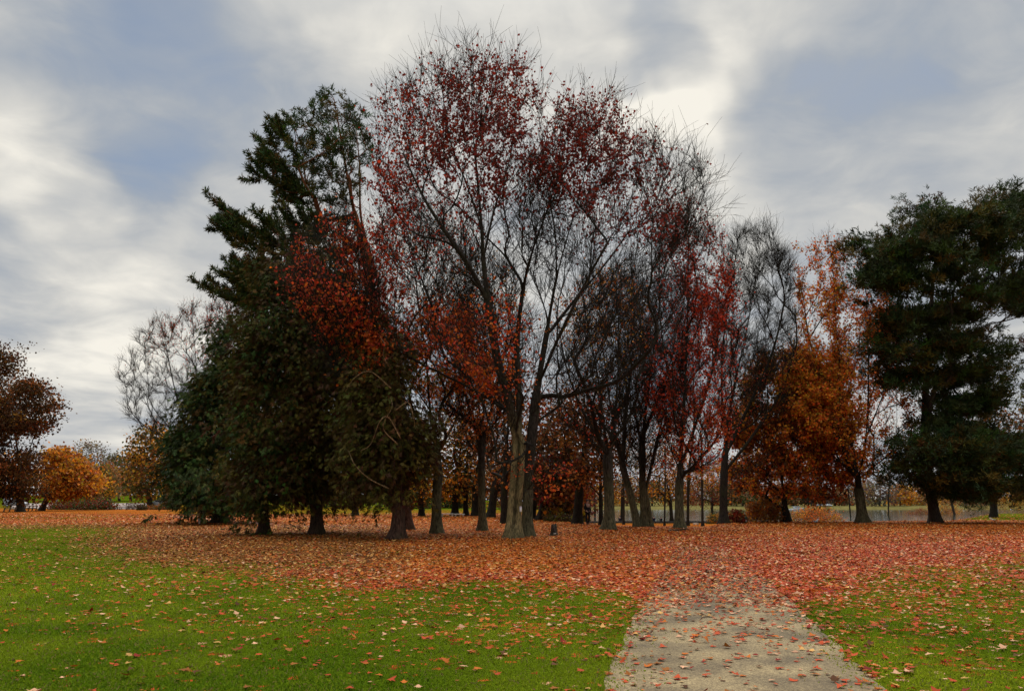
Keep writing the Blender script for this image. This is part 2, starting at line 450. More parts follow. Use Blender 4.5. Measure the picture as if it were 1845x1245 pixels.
def sprays(rng, c, out, size, nk, droop, width=0.16, spread=0.9):
    """flat drooping fans of nk narrow leaflets at every point of c, pointing along out"""
    K = len(c); d0 = unit(out + np.array([0, 0, -droop]) + rng.randn(K, 3) * 0.35)
    s = rng.randn(K, 3); s = unit(s - (s * d0).sum(1, keepdims=True) * d0)
    c2 = np.repeat(c, nk, 0); dd = np.repeat(d0, nk, 0); ss = np.repeat(s, nk, 0); M = K * nk
    a = (rng.rand(M, 1) * 2 - 1) * spread; along = rng.rand(M, 1)
    sz = np.repeat(size * (0.6 + 0.8 * rng.rand(K, 1)), nk, 0)
    st = c2 + dd * sz * along * 0.75
    ax = unit(dd * np.cos(a) + ss * np.sin(a) + rng.randn(M, 3) * 0.18 + np.array([0, 0, -0.15])) * sz * (0.75 - 0.4 * along)
    nr = np.cross(dd, ss); w = unit(np.cross(ax, nr)) * sz * width * 0.5
    V, q = kites(st, ax, w, nr, 0.04); return V, q, nk

def conifer(name, label, cat, base, stem, crowns, style, cols, rb=0.35, seed=1, n=(40, 160), ncl=500, per=14, size=0.5, nk=9, sig=0.5, bark=(0.05, 0.03, 0.02), group=None, Yb=None, thick=1.0,
            smin=-0.3, extra_stems=(), pads=None, strays=(0, .8), minatt=0.2, colfn=None, cjit=0.35, droop=0.7, maxr=7.0, shell=0.8, flare=0.8, width=0.16):
    rng = np.random.RandomState(seed)
    g = G(*base) if Yb is None else P(base[0], base[1], Yb)
    Yb = g[1]; sk = Skel(rng)
    q = px_stem(stem, Yb); q[0] = g - np.array([0, 0, 0.15]); sk.stem_line(q, 0.5)
    for st in extra_stems: sk.stem_line(px_stem(st, Yb), 0.5)
    top = sk.pos[:sk.n, 2].max() - g[2]; sk.att[:sk.n] = (sk.pos[:sk.n, 2] - g[2]) > minatt * top
    stc = list(sk.chains)
    tw = sum((cr[2] if len(cr) > 2 else 1.0) for cr in crowns)
    for j, nn in enumerate(n):
        tt = [sample_crown(rng, cr[0], Yb + (cr[1] if len(cr) > 1 else 0), max(4, int(nn * (cr[2] if len(cr) > 2 else 1.0) / tw)), thick, shell, maxr) for cr in crowns]
        sk.tips(np.concatenate(tt), ka=0.8, smin=smin, kz=1.0, a=0.35, up=0.25 if style == 'pine' else -0.25, step=0.5, wig=0.05)
    tips0 = np.array(sk.tip[len(stc):]); axis = sk.pos[:len(stc[0])]; SP, SD = [], []
    rim = tips0[np.argsort(-rng.rand(len(tips0)) * np.array([((sk.pos[i, :2] - axis[np.argmin(np.abs(axis[:, 2] - sk.pos[i, 2])), :2]) ** 2).sum() + .3 for i in tips0]))][:strays[0]] if strays[0] else []
    for i in rim:
        p = sk.pos[i]; k_ = np.argmin(((axis - p) ** 2).sum(1)); o_ = unit((p - axis[k_]) * np.array([1, 1, .3])); L = strays[1] * (.5 + .9 * rng.rand()); dn = np.array([0, 0, .75 if style == 'pine' else -.45])
        d_ = unit(o_ + dn * (.4 + .9 * rng.rand()) + rng.randn(3) * .3); u = np.linspace(0, 1, 6)[1:, None]; q_ = p + d_ * L * u + np.array([0, 0, (.25 if style == 'pine' else -.3) * L]) * u ** 2
        sk.chain(q_, int(i)); SP.append(q_); SD.append(np.tile(unit(q_[-1] - p), (5, 1)))
    r = sk.radii(rb, 0.016, True)
    e = thing(name, label, cat, g, 0, group)
    wood_mesh('trunk', sk, r, sk.chains, g, tuple(np.array(bark) * .85), e, 0.05, flare, 0, colfn)
    tips = sk.pos[tips0]; tdir = sk.dir[tips0]
    cl = [sample_crown(rng, cr[0], Yb + (cr[1] if len(cr) > 1 else 0), max(4, int(ncl * (cr[2] if len(cr) > 2 else 1.0) / tw)), thick, shell, maxr) for cr in crowns]
    if pads:
        cl = [sample_crown(rng, cr[0], Yb + (cr[1] if len(cr) > 1 else 0), max(4, int(pads[0] * (cr[2] if len(cr) > 2 else 1.0) / tw)), thick, 1.2, maxr) for cr in crowns]
        cl = np.concatenate(cl); sc_ = np.repeat(0.55 + 0.8 * rng.rand(len(cl), 1), pads[1], 0); cl = np.repeat(cl, pads[1], 0); cl = [cl + rng.randn(len(cl), 3) * sc_ * np.array([pads[2], pads[2], pads[3]])]
    cl = np.concatenate(cl); axis = sk.pos[:len(stc[0])]
    if style == 'pine':
        cl = np.concatenate([tips, cl]) ; ocl = np.concatenate([tdir, np.zeros((len(cl) - len(tips), 3))])
        # needle tufts sit on short twigs that end in the clump
        z = np.nonzero(np.abs(ocl).sum(1) == 0)[0]
        k = np.array([np.argmin(((axis - c) ** 2).sum(1)) for c in cl[z]]); ocl[z] = unit(cl[z] - axis[k] + np.array([0, 0, 0.5]))
        K = len(cl) * per; c = np.repeat(cl, per, 0); o = np.repeat(ocl, per, 0)
        off = rng.randn(K, 3) * sig * np.array([1, 1, 0.45]); c = c + off; o = unit(o + off * 0.5 + np.array([0, 0, 0.55]) + rng.randn(K, 3) * 0.3)
        if SP:
            c = np.concatenate([c, np.repeat(np.concatenate(SP), 5, 0)]); o = np.concatenate([o, np.repeat(np.concatenate(SD), 5, 0)]); o = unit(o + rng.randn(len(o), 3) * .25)
        m = nk; cc = np.repeat(c, m, 0); oo = np.repeat(o, m, 0); M = len(c) * m
        al = rng.rand(M, 1) * size * 0.8
        ax = unit(oo * 0.75 + rng.randn(M, 3) * 0.6) * size * (0.5 + 0.4 * rng.rand(M, 1)); sd = rng.randn(M, 3); sd = unit(np.cross(ax, sd)) * size * width * 0.5
        V, qd = kites(cc + oo * al, ax, sd, unit(np.cross(ax, sd)), 0.0)
        colc = np.concatenate([np.repeat(colours(rng, cols, len(cl), cjit), per, 0), colours(rng, cols, len(c) - K, cjit)]) * (0.75 + 0.5 * rng.rand(len(c), 1)); col = np.repeat(colc, m * 4, 0)
    else:
        k = np.array([np.argmin(((axis - c) ** 2).sum(1)) for c in cl])
        out = cl - axis[k]; out[:, 2] *= 0.3; out = unit(out)
        K = len(cl) * per; c = np.repeat(cl, per, 0) + rng.randn(K, 3) * sig * np.array([1, 1, 0.8]); o = np.repeat(out, per, 0)
        if SP: c = np.concatenate([c, np.repeat(np.concatenate(SP), 5, 0)]); o = np.concatenate([o, np.repeat(np.concatenate(SD), 5, 0)]); c[K:] += rng.randn(len(c) - K, 3) * .08
        V, qd, m = sprays(rng, c, o, size, nk, droop, width)
        colc = np.concatenate([np.repeat(colours(rng, cols, len(cl), cjit), per, 0), colours(rng, cols, len(c) - K, cjit)]) * (0.75 + 0.5 * rng.rand(len(c), 1)); col = np.repeat(colc, m * 4, 0)
    obj('crown', mesh('crown', V - g, [qd], NEEDLE, col), e)
    return e

def far_tree(name, label, base, poly, cols, seed, Yb=None, rb=0.25, nl=3500, leaf=0.5, group=None, stems=None, bark=(0.04, 0.03, 0.024), clump=0.10, cat='tree', lean=0, thick=0.9, wood='trunk', mat=None, minatt=.22, hang=.3, sun=0):
    """a tree some way off: trunk and limbs, crown of leaf clusters with gaps"""
    rng = np.random.RandomState(seed); poly = np.asarray(poly, float)
    g = G(*base) if Yb is None else np.array([*P(base[0], base[1], Yb)[:2], 0.0])
    g[2] = float(terrain(g[0], g[1])); Y = g[1]
    m = poly.mean(0); top = poly[:, 1].min(); sk = Skel(rng, 20000)
    st = stems or [[(base[0], base[1]), (base[0] + (m[0] - base[0]) * 0.2 + lean * .3, base[1] + (m[1] - base[1]) * 0.5), (m[0], m[1]), (m[0] + rng.randn() * 3, top * 0.75 + m[1] * 0.25)]]
    for k, s in enumerate(st):
        q = px_stem(s, Y)
        if k == 0: q[0] = g - np.array([0, 0, 0.15])
        sk.stem_line(q, max(0.4, Y / 150))
    topz = sk.pos[:sk.n, 2].max() - g[2]; sk.att[:sk.n] = (sk.pos[:sk.n, 2] - g[2]) > minatt * topz
    stc = list(sk.chains)
    for nn in ((14, 70) if nl < 8000 else (24, 260)): sk.tips(sample_crown(rng, poly, Y, nn, thick, 0.5), ka=1.2, smin=0.2, step=max(0.5, Y / 120))
    r = sk.radii(rb, 0.012 + Y * 0.00007)
    e = thing(name, label, cat, g, 0, group)
    wood_mesh(wood, sk, r, sk.chains, g, bark, e, flare=.55)
    size = (poly.max(0) - poly.min(0)).mean() * Y / F
    nc = max(30, int(nl / 25)); cen = np.repeat(sample_crown(rng, poly, Y, 75, thick, 0.8), 14, 0); cen = cen + rng.randn(len(cen), 3) * size * np.array([.06, .06, .03])
    if nl < 8000: cen = np.concatenate([sample_crown(rng, poly, Y, nc, thick, 0.4), sk.pos[np.array(sk.tip[len(stc):])]])
    pick = rng.randint(0, len(cen), nl); c = cen[pick] + rng.randn(nl, 3) * size * clump * np.array([1, 1, 0.6])
    cc = colours(rng, cols, len(cen), 0.3)[pick] * (0.7 + 0.6 * rng.rand(nl, 1))
    leaf_obj(rng, c, cc, leaf, g, e, 'foliage' if wood == 'stems' else 'crown', mat, hang)
    return e
# ---------------------------------------------------------------- camera, light, sky
cam = bpy.data.cameras.new('camera'); co = obj('camera', cam, None, (0, 0, CZ)); cam.sensor_width = 36; cam.lens = F / W * 36; cam.clip_end = 6000; cam.clip_start = 0.05
co.rotation_euler = (math.pi / 2 + PITCH, 0, 0); SC.camera = co
SUN_AZ = math.atan2(1175 - W / 2, F); SUN_EL = rad(48)
sd = Vector((math.sin(SUN_AZ) * math.cos(SUN_EL), math.cos(SUN_AZ) * math.cos(SUN_EL), math.sin(SUN_EL)))
sun = bpy.data.lights.new('sun', 'SUN'); sun.energy = 2.2; sun.angle = rad(40); sun.color = (1, 0.94, 0.86)
so = obj('sun', sun); so.rotation_euler = sd.to_track_quat('Z', 'Y').to_euler()
wd = bpy.data.worlds.new('World'); SC.world = wd; wd.use_nodes = True; nt = wd.node_tree
bg = nt.nodes['Background']; bg.inputs['Strength'].default_value = 0.1
sky = N(nt, 'ShaderNodeTexSky', sky_type='NISHITA', sun_disc=False, sun_elevation=SUN_EL, sun_rotation=SUN_AZ)
tc = N(nt, 'ShaderNodeTexCoord'); nv = N(nt, 'ShaderNodeVectorMath', operation='NORMALIZE'); nt.links.new(tc.outputs['Generated'], nv.inputs[0])
sx = N(nt, 'ShaderNodeSeparateXYZ'); nt.links.new(nv.outputs[0], sx.inputs[0])
den = math_(nt, 'ADD', math_(nt, 'MAXIMUM', sx.outputs[2], 0.0), 0.16)
cx = N(nt, 'ShaderNodeCombineXYZ'); nt.links.new(math_(nt, 'DIVIDE', sx.outputs[0], den), cx.inputs[0]); nt.links.new(math_(nt, 'DIVIDE', sx.outputs[1], den), cx.inputs[1])
def cloud_noise(scale, detail, off, rough=0.5, dist=0.3):
    mp = N(nt, 'ShaderNodeMapping'); mp.inputs['Location'].default_value = off; nt.links.new(cx.outputs[0], mp.inputs['Vector'])
    no = N(nt, 'ShaderNodeTexNoise', i_Scale=scale, i_Detail=detail, i_Roughness=rough, i_Distortion=dist); nt.links.new(mp.outputs[0], no.inputs['Vector']); return no.outputs[0]
n1 = cloud_noise(0.75, 5.0, (3.1, 1.7, 0), 0.48, 0.4); n2 = cloud_noise(2.1, 5.0, (7.3, 2.2, 0), 0.5, 0.3)
n3 = cloud_noise(5.5, 6.0, (1.3, 9.2, 0), 0.55, 0.5)
val = math_(nt, 'ADD', math_(nt, 'ADD', math_(nt, 'MULTIPLY', n1, 0.42), math_(nt, 'MULTIPLY', n2, 0.36)), math_(nt, 'MULTIPLY', n3, 0.22))
val = math_(nt, 'ADD', math_(nt, 'MULTIPLY', math_(nt, 'SUBTRACT', val, 0.5), 1.5), 0.5)
wn = N(nt, 'ShaderNodeTexNoise', i_Scale=3.2, i_Detail=4.0); nt.links.new(nv.outputs[0], wn.inputs['Vector'])
ws = N(nt, 'ShaderNodeVectorMath', operation='SUBTRACT'); nt.links.new(wn.outputs['Color'], ws.inputs[0]); ws.inputs[1].default_value = (.5, .5, .5)
wm_ = N(nt, 'ShaderNodeVectorMath', operation='MULTIPLY_ADD'); nt.links.new(ws.outputs[0], wm_.inputs[0]); wm_.inputs[1].default_value = (.26, .26, .26); nt.links.new(nv.outputs[0], wm_.inputs[2])
warp = N(nt, 'ShaderNodeVectorMath', operation='NORMALIZE'); nt.links.new(wm_.outputs[0], warp.inputs[0])
def spot(px, py, r_px, amt):
    """a brighter or darker patch of cloud in one direction of the sky"""
    global val
    d = unit(P(px, py, 100.0) - np.array([0, 0, CZ])); dt = N(nt, 'ShaderNodeVectorMath', operation='DOT_PRODUCT'); nt.links.new(warp.outputs[0], dt.inputs[0]); dt.inputs[1].default_value = tuple(d); amt = amt * (.95 if amt > 0 else .72)
    ca = math.cos(math.atan(r_px * 1.5 / F)); mr = N(nt, 'ShaderNodeMapRange'); mr.interpolation_type = 'SMOOTHERSTEP'
    nt.links.new(dt.outputs['Value'], mr.inputs[0]); mr.inputs[1].default_value = ca; mr.inputs[2].default_value = 1.0; mr.inputs[3].default_value = 0; mr.inputs[4].default_value = amt
    val = math_(nt, 'ADD', val, mr.outputs[0])
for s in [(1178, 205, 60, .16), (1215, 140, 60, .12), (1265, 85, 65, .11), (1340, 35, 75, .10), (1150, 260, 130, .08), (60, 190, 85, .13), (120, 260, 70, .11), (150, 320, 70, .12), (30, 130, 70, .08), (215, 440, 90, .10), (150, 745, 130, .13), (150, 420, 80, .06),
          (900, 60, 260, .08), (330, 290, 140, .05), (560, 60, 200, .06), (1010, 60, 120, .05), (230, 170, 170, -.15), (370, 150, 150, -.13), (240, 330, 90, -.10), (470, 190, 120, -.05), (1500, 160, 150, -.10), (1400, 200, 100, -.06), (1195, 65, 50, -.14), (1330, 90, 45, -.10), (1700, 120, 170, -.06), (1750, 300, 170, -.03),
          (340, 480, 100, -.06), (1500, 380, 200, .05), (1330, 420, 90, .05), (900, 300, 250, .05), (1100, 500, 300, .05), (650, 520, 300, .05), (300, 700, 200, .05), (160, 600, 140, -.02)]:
    spot(*s)
cr = ramp(nt, [(0.22, (2.5, 3.1, 4.0)), (0.38, (3.5, 3.95, 4.6)), (0.50, (4.75, 4.95, 5.15)), (0.62, (6.3, 6.25, 6.0)), (0.80, (9.3, 8.9, 8.0))])
nt.links.new(val, cr.inputs[0])
cover = N(nt, 'ShaderNodeMapRange'); nt.links.new(val, cover.inputs[0]); cover.inputs[1].default_value = 0.25; cover.inputs[2].default_value = 0.42; cover.inputs[3].default_value = 0.72; cover.inputs[4].default_value = 1.0
c = mixc(nt, sky.outputs[0], cr.outputs[0], cover.outputs[0])
zen = N(nt, 'ShaderNodeMapRange'); zen.interpolation_type = 'SMOOTHSTEP'; nt.links.new(sx.outputs[2], zen.inputs[0]); zen.inputs[1].default_value = 0.52; zen.inputs[2].default_value = 0.95; zen.inputs[3].default_value = 1.0; zen.inputs[4].default_value = 4.2  # overhead sky, out of view, brightened to put more light on the ground
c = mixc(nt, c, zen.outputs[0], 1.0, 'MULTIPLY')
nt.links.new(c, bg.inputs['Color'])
SC.view_settings.view_transform = 'Standard'; SC.view_settings.look = 'None'; SC.view_settings.exposure = 0.0; SC.view_settings.gamma = 1.0

# ---------------------------------------------------------------- where the leaves lie
DENSE = [([(330, 944), (1080, 940), (1500, 940), (1860, 938), (1900, 985), (1660, 1000), (1500, 1050), (1430, 1085), (1290, 1070), (1180, 1090), (1140, 1062), (900, 1040), (600, 1030), (400, 1012), (270, 985), (260, 962)], 1.0, 24.0),
         ([(-60, 918), (320, 914), (320, 927), (-60, 929)], 0.95, 5.0), ([(-60, 936), (120, 935), (320, 931), (330, 944), (120, 945), (-60, 943)], 0.62, 4.0),
         ([(300, 926), (760, 931), (1080, 930), (1300, 937), (1300, 952), (1080, 950), (300, 945)], 0.95, 4.0), ([(1400, 1066), (1470, 1056), (1660, 1215), (1570, 1225)], 0.15, 18.0), ([(1480, 1000), (1900, 975), (1900, 1080), (1560, 1100)], 0.34, 45.0)]
def litter(x, y):
    px, py = proj(np.stack([x, y, terrain(x, y)], -1)); jx = (vnoise(x, y, 2.2, 11) - 0.5) * 90; jy = (vnoise(x, y, 2.8, 12) - 0.5) * 44 * np.clip((py - 935) / 60, 0.1, 1)
    px = px + jx; py = py + jy; L = 0.026 + 0.030 * (1 - sst(1080, 1200, py)) + 0.11 * sst(300, 1050, px) * (1 - sst(1120, 1230, py)) + 0.03 * sst(1400, 1600, px) + 0.24 * np.exp(-np.maximum(py - 985, 0) / 60.0) * sst(60, 400, px)
    for poly, w, s in DENSE:
        pp = np.array(poly) / np.array([2.5, 1.0]); ins = in_poly(px / 2.5, py, pp); d = d_poly(px / 2.5, py, pp)
        sv_ = np.where((py < 942) & (w > .99), 2.5, s); L = np.maximum(L, w * np.where(ins, 1.0, np.exp(-d / sv_) * 0.8))
    L = L * (1 - 0.85 * sst(1500, 1580, px) * (1 - sst(936, 941, py)))
    return np.clip(L * (0.55 + 0.9 * vnoise(x, y, 0.8, 15)), 0, 1)
def tone(x, y):
    """what mix of fallen leaves lies here: weights of red / orange / brown"""
    px, py = proj(np.stack([x, y, terrain(x, y)], -1))
    red = sst(960, 1350, px) * sst(945, 990, py); red = np.maximum(red, 0.75 * sst(1005, 1060, py)); red = np.maximum(red, 0.4 * ((py > 930) & (py < 946) & (px < 330)))
    brown = (1 - sst(620, 800, px)) * (1 - sst(1010, 1060, py)) * sst(942, 950, py)
    return np.clip(red * .95, 0, 1), np.clip(brown, 0, 1)
FPAL = np.array([(0.38, 0.054, 0.014), (0.42, 0.108, 0.012), (0.26, 0.088, 0.015), (0.56, 0.30, 0.17), (0.52, 0.28, 0.08), (0.20, 0.016, 0.010), (0.09, 0.034, 0.011)])
def fallen_colours(rng, x, y):
    r, b = tone(x, y); n = len(x); dr_ = sst(.5, .8, vnoise(x, y, 1.6, 51)) ; b = np.clip(b + .55 * dr_, 0, 1); r = r * (1 - .3 * dr_); o = np.clip(1 - r * 0.8 - b, 0, 1)
    w = np.stack([0.12 + r * 1.0, o * 1.1 + 0.14, b * 1.0 + .04, 0.06 + r * 0.26, 0.08 + o * .08 + b * .22, 0.05 + r * 0.18, 0.16 + b * .2], 1); w /= w.sum(1, keepdims=True)
    k = (w.cumsum(1) > rng.rand(n, 1)).argmax(1)
    return FPAL[k] * (0.75 + 0.5 * rng.rand(n, 1))

# ---------------------------------------------------------------- ground
def axis_vals(lo, hi, fine, k):
    out = [0.0]; s = fine
    while out[-1] < hi: out.append(out[-1] + s); s *= k
    neg = [0.0]; s = fine
    while neg[-1] > lo: neg.append(neg[-1] - s); s *= k
    return np.array(sorted(set(neg + out)))
xs = axis_vals(-2600, 2600, 0.30, 1.022); ys = np.concatenate([np.linspace(-80, 2, 30), np.arange(2.4, 70, 0.4), 70 + axis_vals(0, 3400, 0.6, 1.03)[0:]]); ys = np.unique(ys)
XX, YY = np.meshgrid(xs, ys); ZZ = terrain(XX, YY); nx, ny = len(xs), len(ys)
V = np.stack([XX, YY, ZZ], -1).reshape(-1, 3); ii = np.arange(nx * ny).reshape(ny, nx)
q = np.stack([ii[:-1, :-1], ii[:-1, 1:], ii[1:, 1:], ii[1:, :-1]], -1).reshape(-1, 4)
x_, y_ = V[:, 0], V[:, 1]; Lt = litter(x_, y_) * (y_ > 3) * (1 - sst(150, 175, y_) * (x_ > -30)) * (1 - sst(150, 300, y_)); r_, b_ = tone(x_, y_)
gm, nt, b = nm('lawn_and_leaf_litter')
at = N(nt, 'ShaderNodeAttribute', attribute_name='Col'); sep = N(nt, 'ShaderNodeSeparateColor'); nt.links.new(at.outputs['Color'], sep.inputs[0])
tc = N(nt, 'ShaderNodeTexCoord'); OB = tc.outputs['Object']
na = N(nt, 'ShaderNodeTexNoise', i_Scale=0.35, i_Detail=6.0); nb = N(nt, 'ShaderNodeTexNoise', i_Scale=26.0, i_Detail=4.0); 
for n_ in (na, nb): nt.links.new(OB, n_.inputs['Vector'])
ra = ramp(nt, [(0.3, (0.045, 0.072, 0.003)), (0.5, (0.066, 0.098, 0.004)), (0.7, (0.095, 0.115, 0.006))]); nt.links.new(na.outputs[0], ra.inputs[0])
rb_ = ramp(nt, [(0.3, (0.45, 0.45, 0.45)), (0.7, (1.35, 1.35, 1.35))]); nt.links.new(nb.outputs[0], rb_.inputs[0])
grass = mixc(nt, ra.outputs[0], rb_.outputs[0], 1.0, 'MULTIPLY')
vo = N(nt, 'ShaderNodeTexVoronoi', i_Scale=9.0, i_Randomness=1.0); nt.links.new(OB, vo.inputs['Vector'])
sv = N(nt, 'ShaderNodeSeparateColor'); nt.links.new(vo.outputs['Color'], sv.inputs[0])
def pal(stops): r = ramp(nt, stops, 'CONSTANT'); nt.links.new(sv.outputs[0], r.inputs[0]); return r.outputs[0]
org = pal([(0, (0.10, 0.035, 0.010)), (0.14, (0.40, 0.10, 0.014)), (0.5, (0.30, 0.075, 0.014)), (0.75, (0.46, 0.13, 0.02)), (0.94, (0.52, 0.26, 0.09))])
red = pal([(0, (0.14, 0.012, 0.012)), (0.2, (0.36, 0.045, 0.02)), (0.5, (0.42, 0.08, 0.02)), (0.72, (0.30, 0.03, 0.015)), (0.9, (0.55, 0.29, 0.19))])
brn = pal([(0, (0.07, 0.03, 0.012)), (0.2, (0.24, 0.09, 0.028)), (0.6, (0.32, 0.13, 0.035)), (0.9, (0.45, 0.28, 0.13))])
lc = mixc(nt, mixc(nt, org, red, sep.outputs[1]), brn, sep.outputs[2])
msk = math_(nt, 'LESS_THAN', sv.outputs[1], sep.outputs[0])
sxyz = N(nt, 'ShaderNodeSeparateXYZ'); nt.links.new(OB, sxyz.inputs[0]); farb = N(nt, 'ShaderNodeMapRange'); nt.links.new(sxyz.outputs[1], farb.inputs[0]); farb.inputs[1].default_value = 440; farb.inputs[2].default_value = 460
rightb = N(nt, 'ShaderNodeMapRange'); nt.links.new(sxyz.outputs[0], rightb.inputs[0]); rightb.inputs[1].default_value = 10; rightb.inputs[2].default_value = 30
bank = ramp(nt, [(0.3, (0.09, 0.08, 0.025)), (0.7, (0.17, 0.14, 0.05))]); nt.links.new(na.outputs[0], bank.inputs[0])
far_lc = mixc(nt, mixc(nt, grass, lc, msk), bank.outputs[0], math_(nt, 'MULTIPLY', farb.outputs[0], rightb.outputs[0])); nt.links.new(far_lc, b.inputs['Base Color']); b.inputs['Roughness'].default_value = 1.0; b.inputs['Specular IOR Level'].default_value = 0.0
hh = math_(nt, 'ADD', math_(nt, 'MULTIPLY', nb.outputs[0], 0.6), math_(nt, 'MULTIPLY', math_(nt, 'MULTIPLY', vo.outputs['Distance'], msk), 1.6))
bp = N(nt, 'ShaderNodeBump', i_Strength=0.8, i_Distance=0.05); nt.links.new(hh, bp.inputs['Height']); nt.links.new(bp.outputs[0], b.inputs['Normal'])
gr = obj('ground', mesh('ground', V, [q], gm, np.stack([Lt, r_, b_], 1), True)); tag(gr, 'leaf strewn green lawn', None, None, 'structure')

# lake
wm, nt, b = nm('lake_water'); b.inputs['Base Color'].default_value = (0.03, 0.034, 0.024, 1); b.inputs['Roughness'].default_value = 0.08; b.inputs['IOR'].default_value = 1.33
tc = N(nt, 'ShaderNodeTexCoord'); mp = N(nt, 'ShaderNodeMapping'); mp.inputs['Scale'].default_value = (0.25, 1.2, 1); nt.links.new(tc.outputs['Object'], mp.inputs['Vector'])
no = N(nt, 'ShaderNodeTexNoise', i_Scale=1.2, i_Detail=4.0); nt.links.new(mp.outputs[0], no.inputs['Vector']); bp = N(nt, 'ShaderNodeBump', i_Strength=0.12, i_Distance=0.1); nt.links.new(no.outputs[0], bp.inputs['Height']); nt.links.new(bp.outputs[0], b.inputs['Normal'])
lv = np.array([(6, 150, LAKE_Z), (900, 150, LAKE_Z), (900, 498, LAKE_Z), (30, 498, LAKE_Z)]); tag(obj('lake', mesh('lake', lv, [np.array([[0, 1, 2, 3]])], wm)), 'calm grey green lake behind the trees', None, None, 'structure')

# gravel path, a sheet laid on the lawn
LE = [(1085, 1245), (1090, 1222), (1112, 1180), (1137, 1120), (1165, 1080), (1180, 1050), (1205, 1010), (1222, 985)]; RE = [(1590, 1245), (1565, 1222), (1512, 1165), (1452, 1112), (1420, 1080), (1388, 1050), (1335, 1010), (1305, 985)]
le = np.array([G(*p) for p in LE]); re = np.array([G(*p) for p in RE])
le = np.vstack([le[0] + (le[0] - le[1]) * 9, le]); re = np.vstack([re[0] + (re[0] - re[1]) * 9, re])
def along(e, n):
    d = np.r_[0, np.cumsum(np.linalg.norm(np.diff(e, axis=0), axis=1))]; t = np.linspace(0, d[-1], n); return np.stack([np.interp(t, d, e[:, k]) for k in range(3)], 1)
NL, NCR = 420, 24; la, ra2 = along(le, NL), along(re, NL); rng = np.random.RandomState(5)
wob = lambda s: np.convolve(np.random.RandomState(s).randn(NL + 40), np.hanning(17) / 4, 'same')[20:-20] * 0.05
la[:, 0] += wob(1); ra2[:, 0] += wob(2); t = np.linspace(0, 1, NCR)[None, :, None]
pv = la[:, None] * (1 - t) + ra2[:, None] * t; pv[..., 2] = terrain(pv[..., 0], pv[..., 1]) + 0.012
ii = np.arange(NL * NCR).reshape(NL, NCR); q = np.stack([ii[:-1, :-1], ii[:-1, 1:], ii[1:, 1:], ii[1:, :-1]], -1).reshape(-1, 4)
pm, nt, b = nm('gravel'); tc = N(nt, 'ShaderNodeTexCoord')
n1 = N(nt, 'ShaderNodeTexNoise', i_Scale=45.0, i_Detail=6.0, i_Roughness=0.75); n2 = N(nt, 'ShaderNodeTexNoise', i_Scale=1.1, i_Detail=5.0); v1 = N(nt, 'ShaderNodeTexVoronoi', i_Scale=55.0)
for n_ in (n1, n2, v1): nt.links.new(tc.outputs['Object'], n_.inputs['Vector'])
r1 = ramp(nt, [(0.34, (0.085, 0.060, 0.027)), (0.5, (0.20, 0.147, 0.070)), (0.66, (0.38, 0.295, 0.150))]); nt.links.new(n1.outputs[0], r1.inputs[0])
r2 = ramp(nt, [(0.36, (0.46, 0.43, 0.40)), (0.60, (1.18, 1.15, 1.10))]); nt.links.new(n2.outputs[0], r2.inputs[0])
nt.links.new(mixc(nt, r1.outputs[0], r2.outputs[0], 1.0, 'MULTIPLY'), b.inputs['Base Color']); b.inputs['Roughness'].default_value = 0.9
bp = N(nt, 'ShaderNodeBump', i_Strength=0.7, i_Distance=0.015); nt.links.new(v1.outputs['Distance'], bp.inputs['Height']); nt.links.new(bp.outputs[0], b.inputs['Normal'])
tag(obj('path', mesh('path', pv.reshape(-1, 3), [q], pm, None, True)), 'pale gravel path leading to the trees', None, None, 'structure')
def strip(name, pts_l, pts_r, mat, lift, label, n=60, m=8):
    a = along(np.array([G(*p) for p in pts_l]), n); b2 = along(np.array([G(*p) for p in pts_r]), n); t = np.linspace(0, 1, m)[None, :, None]
    v = a[:, None] * (1 - t) + b2[:, None] * t; v[..., 2] = terrain(v[..., 0], v[..., 1]) + lift; ii = np.arange(n * m).reshape(n, m)
    q = np.stack([ii[:-1, :-1], ii[:-1, 1:], ii[1:, 1:], ii[1:, :-1]], -1).reshape(-1, 4); return tag(obj(name, mesh(name, v.reshape(-1, 3), [q], mat, None, True)), label, None, None, 'structure')
pinkgravel = simple('worn_pinkish_path', (0.30, 0.17, 0.13), 0.9, scale=1.5)
strip('side_path', [(300, 930), (420, 945), (560, 951), (700, 950)], [(345, 928), (470, 942), (580, 947), (700, 947)], pinkgravel, 0.03, 'leaf dusted side path behind the conifers')
asph = simple('worn_asphalt', (0.26, 0.21, 0.18), 0.85, scale=0.3, var=0.2)
strip('car_park', [(20, 916.6), (130, 917), (310, 917)], [(20, 907), (130, 907), (310, 907)], asph, 0.06, 'pale car park beyond the lawn', 60, 30)

# grass blades and fallen leaves: too many to count
def on_path(x, y):
    l = np.interp(y, la[:, 1], la[:, 0]); r = np.interp(y, ra2[:, 1], ra2[:, 0]); return (x > l) & (x < r) & (y < la[-1, 1])
def edge_d(x, y):
    l = np.interp(y, la[:, 1], la[:, 0]); r = np.interp(y, ra2[:, 1], ra2[:, 0]); return np.minimum(np.abs(x - l), np.abs(x - r))
rng = np.random.RandomState(21)
def scatter(y0, y1, dens, a=0.76):
    n = int(dens * a * (y1 * y1 - y0 * y0)); y = np.sqrt(y0 * y0 + rng.rand(n) * (y1 * y1 - y0 * y0)); return (rng.rand(n) * 2 - 1) * a * y, y
X, Yv, S = [], [], []
x, y = scatter(6.0, 44, 2300); dn = np.minimum(1, (7.5 / y) ** 2.5) * (1 - sst(20, 44, y)); k = (rng.rand(len(x)) < dn) & ~(on_path(x, y) & (rng.rand(len(x)) > np.exp(-edge_d(x, y) / 0.13) * (.35 + .65 * vnoise(x, y, .35, 41)))); x, y = x[k], y[k]
